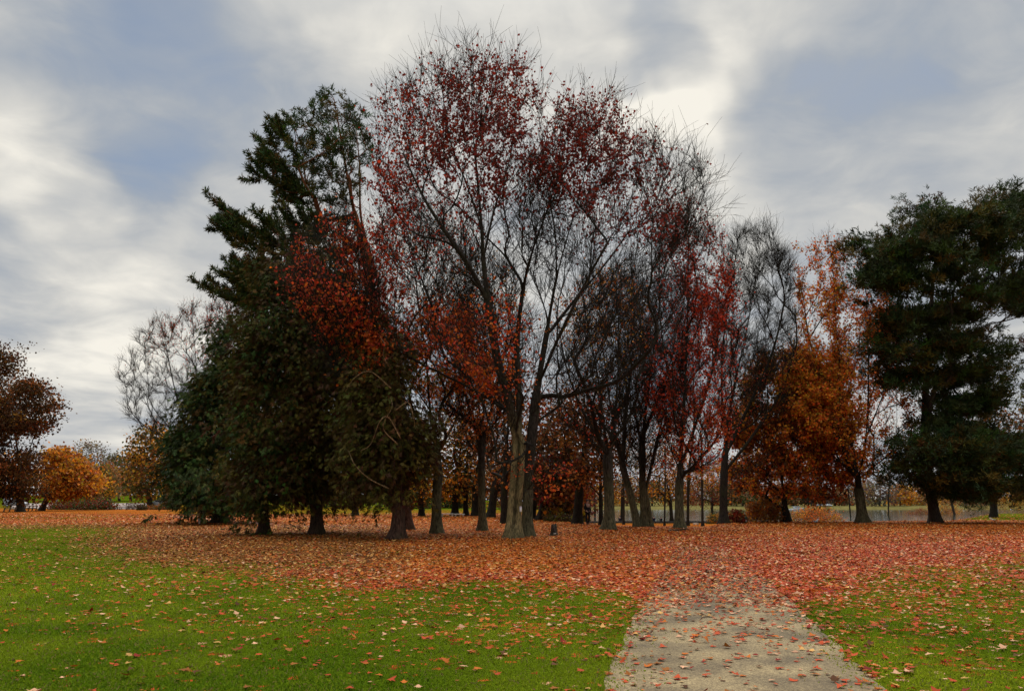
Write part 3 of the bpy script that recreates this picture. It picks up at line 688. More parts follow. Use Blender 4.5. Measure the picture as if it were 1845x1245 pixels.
k = rng.rand(len(x)) > litter(x, y); x, y = x[k], y[k]; n = len(x); s = np.clip(y / 8.0, 1, 3.0) * (0.6 + 0.8 * rng.rand(n)) * (0.7 + 0.6 * vnoise(x, y, 0.5, 31))
az = rng.rand(n) * 2 * np.pi; ln = (0.2 + 0.8 * rng.rand(n)); h = 0.034 * np.minimum(s, 1.25); p0 = np.stack([x, y, terrain(x, y) - 0.003], 1); dr = np.stack([np.cos(az), np.sin(az), 0 * az], 1); pp = np.stack([-np.sin(az), np.cos(az), 0 * az], 1)
up_ = np.array([0, 0, 1.0]); w = (0.0022 * s)[:, None] * 1.3
mid = p0 + dr * (h * ln * .35)[:, None] + up_ * (h * .6)[:, None]; tip = p0 + dr * (h * ln * 1.1)[:, None] + up_ * (h * (1 - .35 * ln))[:, None]
V = np.stack([p0 - pp * w, p0 + pp * w, mid + pp * w * .8, tip, mid - pp * w * .8], 1).reshape(-1, 3); qi = np.arange(n * 5).reshape(-1, 5)
pa = (0.6 * vnoise(x, y, 1.1, 33) + 0.4 * vnoise(x, y, 4.0, 34))[:, None]; pa = np.clip((pa - .5) * 1.7 + .5, 0, 1); gcol = (np.array([0.125, 0.215, 0.008]) * (1 - pa) + np.array([0.33, 0.39, 0.018]) * pa) * (0.65 + 0.7 * rng.rand(n, 1)); dry = rng.rand(n) < 0.08; gcol[dry] = (0.28, 0.22, 0.08)
tag(obj('grass_blades', mesh('grass_blades', V, [qi], BLADE, np.repeat(gcol, 5, 0))), 'short green lawn grass in the foreground', 'grass', None, 'stuff')

LX, LY, LS, LN = [], [], [], []
def fall(y0, y1, dens, size):
    x, y = scatter(y0, y1, dens); l = litter(x, y); pth = on_path(x, y); k = rng.rand(len(x)) < np.where(pth, l * 1.0 + 0.09, l) + 0.40 * np.exp(-edge_d(x, y) / 0.22) * vnoise(x, y, .6, 42) * (y < la[-1, 1]); return x[k], y[k]
def lobed(n):
    """maple leaf outline, 13 points round a centre"""
    a = np.array([-90, -62, -40, -10, 12, 38, 60, 90, 120, 142, 168, 190, 220, 242]) * math.pi / 180
    r = np.array([.50, .36, .62, .48, .95, .52, .70, 1.05, .70, .52, .95, .48, .62, .36]); return np.stack([np.cos(a) * r, np.sin(a) * r], 1) * 0.62
OUT = lobed(1)
def leaf_geo(x, y, size, near):
    n = len(x); s = (size * (0.35 + 0.95 * rng.rand(n) ** 1.2))[:, None, None]; az = rng.rand(n) * 2 * np.pi; tilt = np.abs(rng.randn(n)) * 0.2
    col = fallen_colours(rng, x, y)
    if near: o = np.vstack([[0, 0], OUT])
    else: o = np.array([[0, -.55], [.5, .05], [0, .62], [-.5, .0]])
    k = len(o); u = o[None, :, :] * s; rr = (u ** 2).sum(-1)
    curl = (rng.rand(n) * 0.45 + 0.05)[:, None] * np.sign(rng.rand(n) - 0.4)[:, None] / size; z = curl * (u[..., 0] ** 2) + (rng.randn(n, 1) * 0.3 / size) * u[..., 1] ** 2
    z = z - z.min(1, keepdims=True)
    L = np.stack([u[..., 0], u[..., 1] * np.cos(tilt)[:, None] - z * np.sin(tilt)[:, None], u[..., 1] * np.sin(tilt)[:, None] + z * np.cos(tilt)[:, None]], -1)
    c, s2 = np.cos(az)[:, None], np.sin(az)[:, None]; Q = np.stack([L[..., 0] * c - L[..., 1] * s2, L[..., 0] * s2 + L[..., 1] * c, L[..., 2]], -1)
    Q[..., 2] -= Q[..., 2].min(1, keepdims=True); base = np.stack([x, y, terrain(x, y) + np.where(on_path(x, y), 0.014, 0.020) + rng.rand(n) * 0.012], 1); Q = Q + base[:, None]
    if near:
        t = np.array([[0, 1 + j, 1 + (j + 1) % 14] for j in range(14)]); fc = (np.arange(n)[:, None, None] * k + t[None]).reshape(-1, 3)
    else: fc = np.arange(n * 4).reshape(-1, 4)
    return Q.reshape(-1, 3), fc, np.repeat(col, k, 0)
VV, FF, CC, n0 = [], [], [], 0
for y0, y1, dn, sz, near in ((6.0, 16.0, 230, 0.085, True), (16.0, 34.0, 260, 0.086, False), (34.0, 60.0, 150, 0.105, False), (60, 110, 34, 0.16, False)):
    x, y = fall(y0, y1, dn, sz); v, f, c_ = leaf_geo(x, y, sz, near); VV.append(v); FF.append(f + n0); CC.append(c_); n0 += len(v)
tag(obj('fallen_leaves', mesh('fallen_leaves', np.concatenate(VV), FF, FALLEN, np.concatenate(CC))), 'red and orange fallen leaves carpeting the lawn and path', 'leaves', None, 'stuff')
print('ground done', round(time.time() - T0, 1), 'blades', n, 'leaf verts', n0)
# ---------------------------------------------------------------- trees
def lichen(V):
    """pale lichen on the lower bole, dark wood higher up"""
    h = V[:, 2:3]; t = np.clip((h - 3.6) / 2.2, 0, 1); b = np.clip(1 - h / 0.6, 0, 1); n = vnoise(V[:, 0] * 3 + 50, V[:, 2] * 1.2 + V[:, 1] * 2, 0.6, 8)[:, None]
    pale = np.array([0.21, 0.165, 0.075]) * (0.7 + 0.6 * n); c = pale * (1 - t) + np.array([0.035, 0.027, 0.02]) * t
    return c * (1 - b * 0.6) + np.array([0.03, 0.026, 0.018]) * b * 0.6
def lichen2(V):
    h = V[:, 2:3]; t = np.clip((h - 1.6) / 2.0, 0, 1); n = vnoise(V[:, 0] * 3 + 50, V[:, 2] * 1.2 + V[:, 1] * 2, 0.6, 8)[:, None]
    return (np.array([0.085, 0.075, 0.04]) * (0.6 + 0.8 * n)) * (1 - t) + np.array([0.033, 0.026, 0.02]) * t
def piney(V):
    h = V[:, 2:3]; t = np.clip((h - 4) / 4, 0, 1); return np.array([0.085, 0.045, 0.032]) * (1 - t) + np.array([0.20, 0.062, 0.024]) * t

def piney0(V): return np.tile(np.array([0.075, 0.042, 0.030]), (len(V), 1))
broadleaf('maple_tree', 'tallest maple, in the middle, with pale split trunk and dark red leaves', 'tree', (925, 970),
    [[(925, 970), (927, 920, 0), (932, 860), (935, 800)], [(935, 800), (915, 720, -.5), (897, 650, -.8), (882, 560, -1), (872, 480, -1), (867, 400, -1), (858, 300, -.5), (850, 200, 0), (853, 120, .3)],
     [(935, 800), (935, 700, .4), (932, 620, .8), (940, 540, 1), (957, 460, 1.2), (978, 400, 1.4), (1000, 330, 1.5), (1012, 250, 1.5)], [(880, 545, -1), (845, 480, -1.6), (800, 415, -2.2), (760, 350, -2.6), (725, 270, -2.6), (705, 190, -2.4)],
     [(870, 470, -1), (890, 380, -.2), (915, 300, .4), (928, 220, .8), (925, 130, 1)], [(868, 410, -1), (840, 330, -1), (810, 250, -.7), (795, 150, -.4)], [(897, 650, -.8), (860, 580, -2), (800, 540, -3), (735, 500, -3.6), (690, 420, -4)]],
    [([(668, 330), (672, 250), (690, 180), (750, 140), (800, 100), (860, 82), (925, 110), (960, 170), (1005, 220), (1020, 320), (1000, 420), (940, 520), (850, 540), (760, 520), (690, 450)],),
     ([(700, 560), (860, 560), (960, 560), (1000, 640), (960, 760), (880, 760), (840, 680), (720, 640)], -1, .28), ([(860, 800), (1010, 780), (1010, 880), (960, 890), (860, 890)], -1.5, .012)],
    [(850, 260, 95, 100, .9, 'darkred'), (800, 210, 100, 80, .5, 'darkred'), (900, 170, 80, 70, .5, 'darkred'), (730, 300, 60, 120, .6, ['darkred', 'red']), (780, 370, 110, 60, .25, 'darkred'), (990, 270, 60, 90, .35, 'darkred'), (760, 430, 90, 60, .25, 'red'),
     (880, 590, 60, 60, .5, ['red', 'orange']), (895, 670, 50, 45, .9, ['orange', 'orange', 'red']), (800, 600, 90, 60, .3, ['orange', 'red']), (970, 840, 50, 26, .25, ['orange', 'red']), (1010, 885, 30, 14, 1.5, ['orange']), (880, 880, 25, 16, 1.0, ['orange'])],
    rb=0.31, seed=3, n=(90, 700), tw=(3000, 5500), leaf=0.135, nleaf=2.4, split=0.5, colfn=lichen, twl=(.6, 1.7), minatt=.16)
broadleaf('maple_tree', 'large dark trunked maple close behind the pale split trunk, limbs fanning right', 'tree', (949, 967),
    [[(949, 967), (951, 900), (955, 820), (965, 720)], [(965, 720), (985, 600, .3), (1003, 500, .5), (1030, 400, .5), (1058, 300, .5), (1082, 210, .5), (1095, 165, .5)],
     [(985, 605, .3), (1040, 535, 1.5), (1095, 470, 2.2), (1150, 390, 2.8), (1190, 310, 3), (1215, 262, 3)], [(972, 690), (1010, 600, -1.5), (1060, 500, -2.5), (1110, 410, -3), (1150, 330, -3), (1175, 270, -3)],
     [(965, 725), (1020, 650, 2), (1090, 590, 3.5), (1160, 545, 4.4), (1225, 520, 5)], [(970, 690), (1020, 600, -2.0), (1090, 520, -4), (1170, 440, -5), (1235, 360, -5)], [(1003, 500, .5), (1000, 420, 1), (985, 330, 1.4), (975, 250, 1.6)], [(1035, 390, .5), (1090, 320, 0), (1125, 250, -.4)]],
    [([(930, 430), (960, 290), (1000, 205), (1060, 170), (1105, 160), (1125, 230), (1180, 255), (1230, 270), (1290, 320), (1285, 400), (1235, 470), (1170, 520), (1050, 560), (970, 540)],), ([(1000, 560), (1170, 520), (1250, 520), (1220, 610), (1120, 680), (1000, 740)], 0, .3),
     ([(960, 800), (1020, 780), (1040, 900), (980, 880)], -1.5, .012)],
    [(1040, 230, 90, 70, .6, 'darkred'), (1060, 300, 100, 80, .55, 'darkred'), (1110, 250, 50, 60, .5, 'darkred'), (1180, 380, 40, 50, .4, 'darkred'), (1000, 850, 50, 30, .28, ['orange', 'red']), (1150, 300, 60, 60, .25, 'darkred'), (1120, 380, 90, 60, .2, 'darkred'), (1010, 880, 30, 16, 1.3, ['orange'])],
    rb=0.24, seed=4, n=(90, 700), tw=(3200, 6000), leaf=0.135, nleaf=2.2, colfn=lichen2, twl=(.6, 1.7), minatt=.16)
broadleaf('maple_tree', 'forked dark maple with bright orange red leaves on its lower branches', 'tree', (787, 962),
    [[(787, 962), (787, 900), (790, 850), (788, 815)], [(788, 815), (775, 740), (768, 650, -.4), (755, 560, -.6), (745, 470, -.8), (735, 395, -.8)], [(788, 815), (815, 770), (833, 720, .5), (842, 620, .8), (838, 520, 1), (828, 440, 1)],
     [(788, 850), (740, 765, -2), (700, 690, -4), (660, 610, -5), (615, 520, -5.6), (585, 440, -5.8)], [(775, 740), (725, 660, -1.6), (690, 560, -2.4), (672, 460, -2.6)], [(768, 650, -.4), (790, 560, -.6), (800, 460, -.6), (795, 390, -.6)], [(838, 700, .5), (870, 620, .6), (885, 540, .6)]],
    [([(660, 590), (665, 470), (690, 400), (740, 370), (800, 380), (850, 430), (885, 520), (890, 640), (860, 740), (820, 790), (750, 790), (690, 720), (650, 660)],), ([(525, 460), (590, 395), (650, 400), (690, 520), (690, 620), (640, 660), (560, 600), (520, 520)], -5.6, .6), ([(560, 600), (660, 620), (700, 700), (620, 690)], -5, .15)],
    [(610, 500, 85, 95, .42, ['orange', 'red', 'red']), (570, 460, 50, 50, .3, ['red', 'darkred']), (640, 580, 75, 60, .42, ['orange', 'red']), (720, 640, 90, 45, 1.3, 'orange'), (800, 610, 90, 60, .8, ['orange', 'orange', 'red']), (760, 680, 90, 40, .9, ['orange', 'gold']), (690, 500, 40, 120, .5, 'red'), (850, 650, 60, 60, .8, 'orange'), (780, 460, 90, 60, .12, 'rust'), (740, 720, 60, 30, .5, ['orange', 'gold'])],
    rb=0.24, seed=5, n=(60, 300), tw=(4200, 9500), leaf=0.14, nleaf=1.5, minatt=.12, colfn=lichen2)
broadleaf('maple_tree', 'slim nearly bare maple left of the pale split trunk', 'tree', (870, 957),
    [[(870, 957), (868, 880), (866, 780), (858, 660), (850, 540), (846, 450)], [(867, 800), (895, 700), (915, 600), (925, 500)], [(866, 790), (835, 700), (815, 600), (805, 520)]],
    [([(790, 720), (795, 580), (840, 450), (920, 470), (945, 600), (935, 740), (890, 830), (810, 810)],)], [(860, 700, 70, 80, .5, ['orange', 'rust']), (860, 560, 80, 90, .22, ['gold', 'rust']), (870, 870, 40, 40, .7, ['orange', 'rust'])],
    rb=0.20, seed=6, n=(40, 170), tw=(2400, 5000), leaf=0.14, nleaf=.9, minatt=.2, colfn=lichen2)
# the bare cluster right of the middle
broadleaf('bare_tree', 'thick trunked bare tree, leftmost of the bare clump right of the stump', 'tree', (1098, 955),
    [[(1098, 955), (1097, 880), (1093, 810), (1080, 700), (1062, 600), (1045, 520)], [(1095, 830), (1110, 720), (1115, 610), (1110, 500)], [(1094, 815), (1050, 740), (1020, 660), (1005, 580)]],
    [([(985, 660), (1020, 540), (1080, 470), (1150, 480), (1170, 600), (1150, 760), (1090, 830), (1010, 780)],)], [(1060, 760, 70, 80, .25, ['red', 'rust']), (1080, 550, 90, 80, .6, ['rust', 'gold', 'orange'])], rb=0.30, seed=7, n=(45, 220), tw=(2000, 4200), leaf=.14, nleaf=.7, minatt=.2, colfn=lichen2)
broadleaf('bare_tree', 'bare tree leaning hard left beside an upright bare trunk', 'tree', (1150, 950),
    [[(1150, 950), (1138, 900), (1122, 840), (1105, 760), (1090, 660), (1080, 560)], [(1122, 840), (1128, 740), (1140, 640), (1150, 540)]], [([(1040, 700), (1050, 560), (1110, 480), (1180, 520), (1190, 660), (1150, 800), (1080, 820)],)], [(1110, 600, 80, 90, .4, ['rust', 'gold'])],
    rb=0.23, seed=8, n=(35, 160), tw=(1500, 3000), nleaf=.6, leaf=.14, minatt=.15, colfn=lichen2)
broadleaf('bare_tree', 'straight bare tree standing between two leaning trunks in the bare clump', 'tree', (1161, 950),
    [[(1161, 950), (1158, 880), (1158, 800), (1168, 700), (1182, 600), (1195, 500)], [(1158, 810), (1140, 720), (1135, 620)], [(1160, 780), (1195, 690), (1225, 600)]], [([(1110, 700), (1120, 560), (1170, 450), (1240, 460), (1250, 600), (1230, 740), (1170, 830)],)], [(1190, 640, 60, 90, .15, ['red', 'rust'])],
    rb=0.22, seed=9, n=(35, 160), tw=(1500, 3000), nleaf=.6, leaf=.14, minatt=.15, colfn=lichen2)
broadleaf('bare_tree', 'slender bare tree forking low, rightmost trunk of the leaning bare clump', 'tree', (1172, 950),
    [[(1172, 950), (1166, 900), (1160, 870), (1162, 800), (1150, 720)], [(1163, 885), (1178, 820), (1200, 720), (1215, 620)]], [([(1110, 760), (1120, 660), (1190, 560), (1250, 600), (1245, 740), (1190, 850), (1130, 850)],)], [],
    rb=0.17, seed=10, n=(30, 120), tw=(1800, 3600), nleaf=0, minatt=.12, colfn=lichen2)
broadleaf('maple_tree', 'bright crimson leaved maple with a straight trunk at the edge of the leaf carpet', 'tree', (1224, 952),
    [[(1224, 952), (1224, 880), (1228, 800), (1234, 700), (1238, 600), (1240, 500), (1240, 420), (1238, 370)], [(1226, 840), (1255, 760), (1285, 660), (1298, 560)], [(1230, 760), (1205, 680), (1190, 580), (1188, 500)], [(1236, 650), (1265, 560), (1275, 460)], [(1226, 850), (1200, 790), (1170, 730)]],
    [([(1150, 740), (1150, 600), (1178, 440), (1225, 358), (1255, 358), (1305, 440), (1334, 540), (1338, 660), (1322, 780), (1270, 860), (1205, 850), (1170, 800)],)],
    [(1245, 480, 60, 100, .75, ['crimson', 'darkred']), (1285, 530, 40, 70, 1.2, ['crimson', 'red']), (1240, 610, 80, 80, .8, ['crimson', 'red']), (1240, 700, 70, 60, .95, ['red', 'crimson']), (1260, 770, 60, 50, 1.2, ['red', 'orange']), (1245, 830, 60, 40, 1.0, ['red', 'orange']), (1235, 400, 40, 60, .5, 'darkred')],
    rb=0.27, seed=11, n=(60, 300), tw=(3800, 8500), leaf=.15, nleaf=.75, minatt=.12, colfn=lichen2)
broadleaf('maple_tree', 'thin dark maple with olive yellow low boughs right of the crimson maple', 'tree', (1266, 948),
    [[(1266, 948), (1265, 880), (1264, 800), (1262, 700), (1258, 600)], [(1265, 870), (1290, 850), (1330, 840), (1360, 842)], [(1264, 800), (1285, 720), (1300, 640)]],
    [([(1215, 700), (1225, 580), (1270, 540), (1310, 600), (1310, 740), (1270, 800), (1225, 780)],), ([(1240, 850), (1300, 835), (1350, 850), (1320, 880), (1270, 872)], -2, .35)], [(1300, 858, 60, 24, 1.6, ['gold', 'yellow', 'orange']), (1260, 650, 70, 90, .5, ['red', 'rust'])],
    rb=0.21, seed=12, n=(35, 150), tw=(2200, 4500), leaf=.16, nleaf=1.0, minatt=.1)
broadleaf('bare_tree', 'wide bare tree with fine twigs sweeping up to the right', 'tree', (1303, 944),
    [[(1303, 944), (1304, 880), (1307, 810), (1318, 720), (1335, 640), (1352, 560), (1365, 470), (1375, 405)], [(1306, 820), (1350, 730), (1390, 640), (1412, 550), (1420, 480)], [(1310, 790), (1300, 700), (1305, 600), (1320, 500), (1330, 430)], [(1305, 850), (1360, 780), (1410, 700), (1435, 620)], [(1304, 870), (1345, 850), (1390, 815)]],
    [([(1280, 620), (1295, 500), (1330, 420), (1375, 395), (1415, 440), (1432, 540), (1440, 640), (1420, 740), (1350, 780), (1290, 740)],)], [(1340, 700, 80, 60, .12, ['rust', 'red'])],
    rb=0.30, seed=13, n=(60, 320), tw=(5000, 11000), nleaf=.5, leaf=.14, minatt=.1, rtw=.008)
broadleaf('beech_tree', 'low domed tree with rusty brown leaves by the lake shrubs', 'tree', (1419, 941),
    [[(1419, 941), (1413, 900), (1408, 850), (1410, 780), (1415, 700)], [(1412, 890), (1460, 840), (1500, 780)], [(1412, 890), (1360, 850), (1330, 790)], [(1410, 850), (1440, 760), (1460, 690)]],
    [([(1315, 880), (1318, 760), (1345, 680), (1400, 635), (1450, 640), (1500, 680), (1540, 760), (1545, 860), (1500, 912), (1430, 908), (1370, 905)],)], [(1420, 780, 130, 140, 1.6, ['rust', 'orange', 'gold', 'brown', 'rust']), (1470, 720, 60, 60, 1.6, ['gold', 'orange']), (1480, 840, 60, 60, 1.4, ['rust', 'orange']), (1380, 700, 50, 50, 1, ['olive', 'rust'])],
    rb=0.27, seed=14, n=(55, 260), tw=(4200, 9000), leaf=.20, nleaf=1.9, minatt=.05, smin=.0)
broadleaf('maple_tree', 'orange leaved maple whose leaning trunk forks low, left of the big right hand pine', 'tree', (1555, 942),
    [[(1555, 942), (1549, 895), (1544, 860)], [(1544, 860), (1528, 760), (1512, 660), (1505, 560), (1500, 460)], [(1546, 868), (1560, 790), (1565, 680), (1562, 560), (1556, 470)], [(1528, 760), (1490, 690), (1460, 620), (1448, 540)], [(1560, 790), (1595, 700), (1620, 620), (1635, 560)], [(1538, 820), (1490, 800), (1450, 750)]],
    [([(1425, 720), (1440, 600), (1438, 480), (1470, 445), (1490, 430), (1555, 460), (1610, 540), (1655, 640), (1640, 780), (1600, 850), (1520, 880), (1450, 850), (1418, 790)],), ([(1425, 650), (1515, 640), (1535, 800), (1455, 850), (1412, 770)], -1.5, .4)],
    [(1475, 720, 80, 80, 2.4, ['gold', 'orange', 'gold']), (1480, 560, 60, 80, .55, ['orange', 'gold']), (1570, 600, 70, 90, .55, ['orange', 'rust']), (1590, 720, 80, 80, .8, ['orange', 'rust']), (1500, 820, 80, 50, 1.1, ['orange', 'gold']), (1470, 480, 50, 50, .5, ['orange', 'rust']), (1550, 700, 60, 60, .9, ['orange', 'gold'])],
    rb=0.37, seed=15, n=(60, 280), tw=(3800, 8500), leaf=.17, nleaf=2.2, minatt=.1, colfn=lichen2)
broadleaf('maple_tree', 'dark slim maple just behind the forked orange maple', 'tree', (1533, 938), [[(1533, 938), (1528, 880), (1520, 800), (1524, 700), (1530, 600)], [(1523, 830), (1560, 760), (1585, 690)]],
    [([(1470, 780), (1480, 650), (1530, 580), (1600, 640), (1620, 780), (1560, 880), (1480, 880)],)], [(1540, 760, 90, 110, .9, ['rust', 'orange', 'red'])], rb=.24, seed=16, n=(35, 150), tw=(2200, 4500), leaf=.18, nleaf=1.0, minatt=.1)
broadleaf('bare_tree', 'spreading bare tree with a few russet leaves behind the left conifers', 'tree', (352, 921),
    [[(352, 921), (352, 880), (348, 840), (330, 760), (310, 680), (295, 600)], [(348, 840), (300, 790), (260, 720), (235, 660)], [(345, 820), (355, 730), (352, 640), (345, 565)], [(348, 830), (385, 740), (400, 640), (405, 560)], [(350, 850), (290, 820), (240, 780)]],
    [([(212, 655), (250, 600), (290, 565), (350, 545), (430, 545), (450, 640), (400, 760), (340, 830), (270, 800), (225, 760)],)], [(340, 600, 70, 60, .3, ['red', 'rust']), (410, 590, 40, 50, .6, ['red', 'darkred'])],
    rb=.45, seed=17, n=(80, 420), tw=(6500, 14000), leaf=.2, nleaf=.6, minatt=.1, rtw=.012, twl=(.7, 1.6), maxr=8)

# conifers
conifer('pine_tree', 'tall pine with ragged crown and orange upper trunk above the left conifers', 'tree', (734, 955), [(734, 955), (730, 900), (720, 800), (704, 700), (684, 600), (668, 520), (655, 440), (640, 390), (628, 330), (614, 250), (602, 180)],
    [([(598, 165), (640, 190), (668, 215), (672, 290), (645, 370), (570, 385), (500, 350), (474, 325), (492, 262), (520, 235), (548, 195)], 0, 1.0), ([(400, 372), (440, 400), (470, 415), (560, 385), (630, 400), (610, 460), (540, 480), (470, 465), (420, 440)], 0, .45), ([(385, 515), (430, 495), (520, 480), (570, 500), (560, 560), (470, 560), (395, 545)], 0.5, .3)],
    'pine', ['pinegreen', 'conifer', 'green'], rb=.30, seed=31, n=(70, 460), ncl=16, strays=(170, 1.15), per=4, size=.46, nk=11, sig=.16, bark=(.05, .03, .022), thick=.8, extra_stems=[[(684, 600), (682, 520, .5), (668, 460, .8), (650, 390, .8), (648, 300, .8), (640, 220, .8)], [(640, 390), (570, 400, -.8), (500, 410, -1), (450, 405, -1), (408, 380, -1)], [(655, 440), (560, 480), (470, 520), (395, 520)]],
    minatt=.5, colfn=piney, smin=-.1, width=.13)
conifer('cypress_tree', 'dark green drooping cypress, leftmost of the conifers, skirt almost on the ground', 'tree', (396, 943), [(396, 943), (398, 860), (402, 760), (405, 660), (405, 590)],
    [([(405, 583), (425, 620), (448, 700), (470, 780), (495, 850), (500, 880), (470, 898), (430, 914), (380, 912), (330, 900), (292, 890), (312, 860), (322, 800), (345, 735), (368, 690), (388, 630)],), ([(330, 860), (385, 860), (380, 908), (336, 903)], -5.0, .06)], 'cyp', ['green', 'pinegreen', 'green', 'conifer'], strays=(70, 1.3), pads=(110, 16, .55, .6), rb=.5, seed=32, n=(70, 260), ncl=1500, per=14, size=.40, nk=11, sig=.42, thick=1.0, minatt=.06, droop=.9, maxr=6, width=.12)
conifer('cypress_tree', 'broad olive brown cypress with bare lower trunk, left of its twin trunk', 'tree', (475, 963), [(475, 963), (476, 900), (480, 800), (490, 680), (500, 560), (505, 480)],
    [([(505, 470), (540, 500), (575, 600), (580, 760), (570, 868), (520, 886), (470, 892), (430, 866), (435, 800), (440, 700), (445, 600), (462, 520), (480, 470)],), ([(425, 870), (460, 875), (465, 915), (448, 918)], -1, .04)], 'cyp', ['conifer', 'conifer', 'green', 'brown'], strays=(60, 1.0), pads=(110, 17, .55, .6), rb=.235, seed=33, n=(70, 260), ncl=1700, per=14, size=.30, nk=10, sig=.34, thick=1.0, minatt=.12, droop=.9, maxr=4, width=.11)
conifer('cypress_tree', 'olive brown cypress with flared dark trunk, right of its twin trunk under the pine', 'tree', (571, 963), [(571, 963), (571, 900), (570, 800), (568, 680), (566, 560), (566, 460)],
    [([(566, 445), (610, 480), (650, 560), (690, 640), (710, 740), (710, 850), (650, 884), (580, 886), (520, 876), (505, 800), (510, 680), (520, 560), (540, 480)],)], 'cyp', ['conifer', 'conifer', 'brown', 'olive'], strays=(70, 1.0), pads=(130, 18, .55, .6), rb=.28, seed=34, n=(80, 300), ncl=2100, per=14, size=.30, nk=10, sig=.34, thick=1.0, minatt=.12, droop=.9, maxr=4.6, width=.11)
CYP = conifer('cypress_tree', 'olive cypress with thick reddish brown flared trunk, nearest of the conifers', 'tree', (715, 972), [(715, 972), (719, 900), (716, 820), (712, 720), (705, 640)],
    [([(660, 640), (715, 610), (748, 700), (762, 790), (762, 850), (735, 885), (680, 905), (640, 880), (635, 740)],)], 'cyp', ['olive', 'brown', 'conifer', 'olive'], strays=(50, .9), pads=(62, 15, .5, .55), rb=.27, seed=35, n=(60, 200), ncl=900, per=13, size=.28, nk=10, sig=.3, thick=1.0, minatt=.2, droop=.9, maxr=3, colfn=piney0, width=.11)
for st_ in ([(722, 790), (700, 752), (684, 760), (668, 800), (650, 812)], [(716, 800), (690, 770), (706, 735), (704, 715)], [(700, 880), (665, 862), (640, 838), (628, 812)], [(705, 700), (668, 670), (640, 680), (622, 706)], [(712, 740), (735, 725), (744, 748), (748, 772)], [(700, 660), (690, 640), (694, 622), (684, 606)]):
    g_ = Vector(CYP.location); q_ = spline([P(a_, b__, g_.y - 2.9 - .25 * k_ % .7) for k_, (a_, b__) in enumerate(st_)], .15); b_ = MB(); b_.tube(q_ - np.array(g_), np.linspace(.028, .008, len(q_)), 5); b_.build('dead_branch', BARK, CYP, smooth=True, col=np.tile([.20, .12, .06], (len(q_) * 5, 1)))
conifer('pine_tree', 'massive dark pine leaning left at the right side of the lawn', 'tree', (1686, 942), [(1686, 942), (1676, 880), (1668, 800), (1668, 700), (1674, 600), (1682, 500), (1688, 420), (1680, 370)],
    [([(1538, 435), (1580, 430), (1612, 425), (1615, 385), (1650, 350), (1690, 378), (1740, 380), (1795, 355), (1900, 390), (1900, 560), (1800, 580), (1740, 550), (1680, 600), (1600, 590), (1555, 530), (1560, 480)], 0, 1.0), ([(1560, 560), (1640, 580), (1780, 570), (1810, 640), (1770, 740), (1690, 780), (1620, 700), (1580, 640)], 0, .55), ([(1615, 790), (1660, 750), (1760, 770), (1840, 790), (1845, 880), (1750, 905), (1670, 885), (1625, 860)], -1, .5)],
    'pine', ['pinegreen', 'pinegreen', 'conifer', 'green'], rb=.39, seed=36, n=(80, 330), ncl=10, strays=(110, .8), pads=(190, 22, .85, .38), per=7, size=.55, nk=10, sig=.3, bark=(.05, .034, .026), thick=.9, extra_stems=[[(1672, 640), (1730, 560, 1), (1790, 480, 1.5), (1830, 420, 1.5)], [(1680, 520), (1620, 480, -1), (1570, 450, -1)], [(1668, 740), (1730, 690, -1), (1800, 650, -1), (1850, 600, -1)]], minatt=.12, smin=-.2, maxr=7, width=.12)
conifer('pine_tree', 'smaller pine standing behind the massive right hand pine, trunk flared at the grass edge', 'tree', (1722, 936), [(1722, 936), (1712, 890), (1706, 820), (1712, 740), (1730, 660)],
    [([(1680, 720), (1730, 640), (1800, 640), (1880, 700), (1880, 890), (1800, 900), (1720, 880), (1680, 820)],)], 'pine', ['pinegreen', 'conifer', 'brown'], rb=.40, seed=37, n=(50, 200), ncl=10, strays=(60, 1.2), pads=(40, 20, 1.0, .34), per=7, size=.6, nk=9, sig=.35, bark=(.06, .04, .03), thick=.9, minatt=.15, smin=-.2, width=.12)

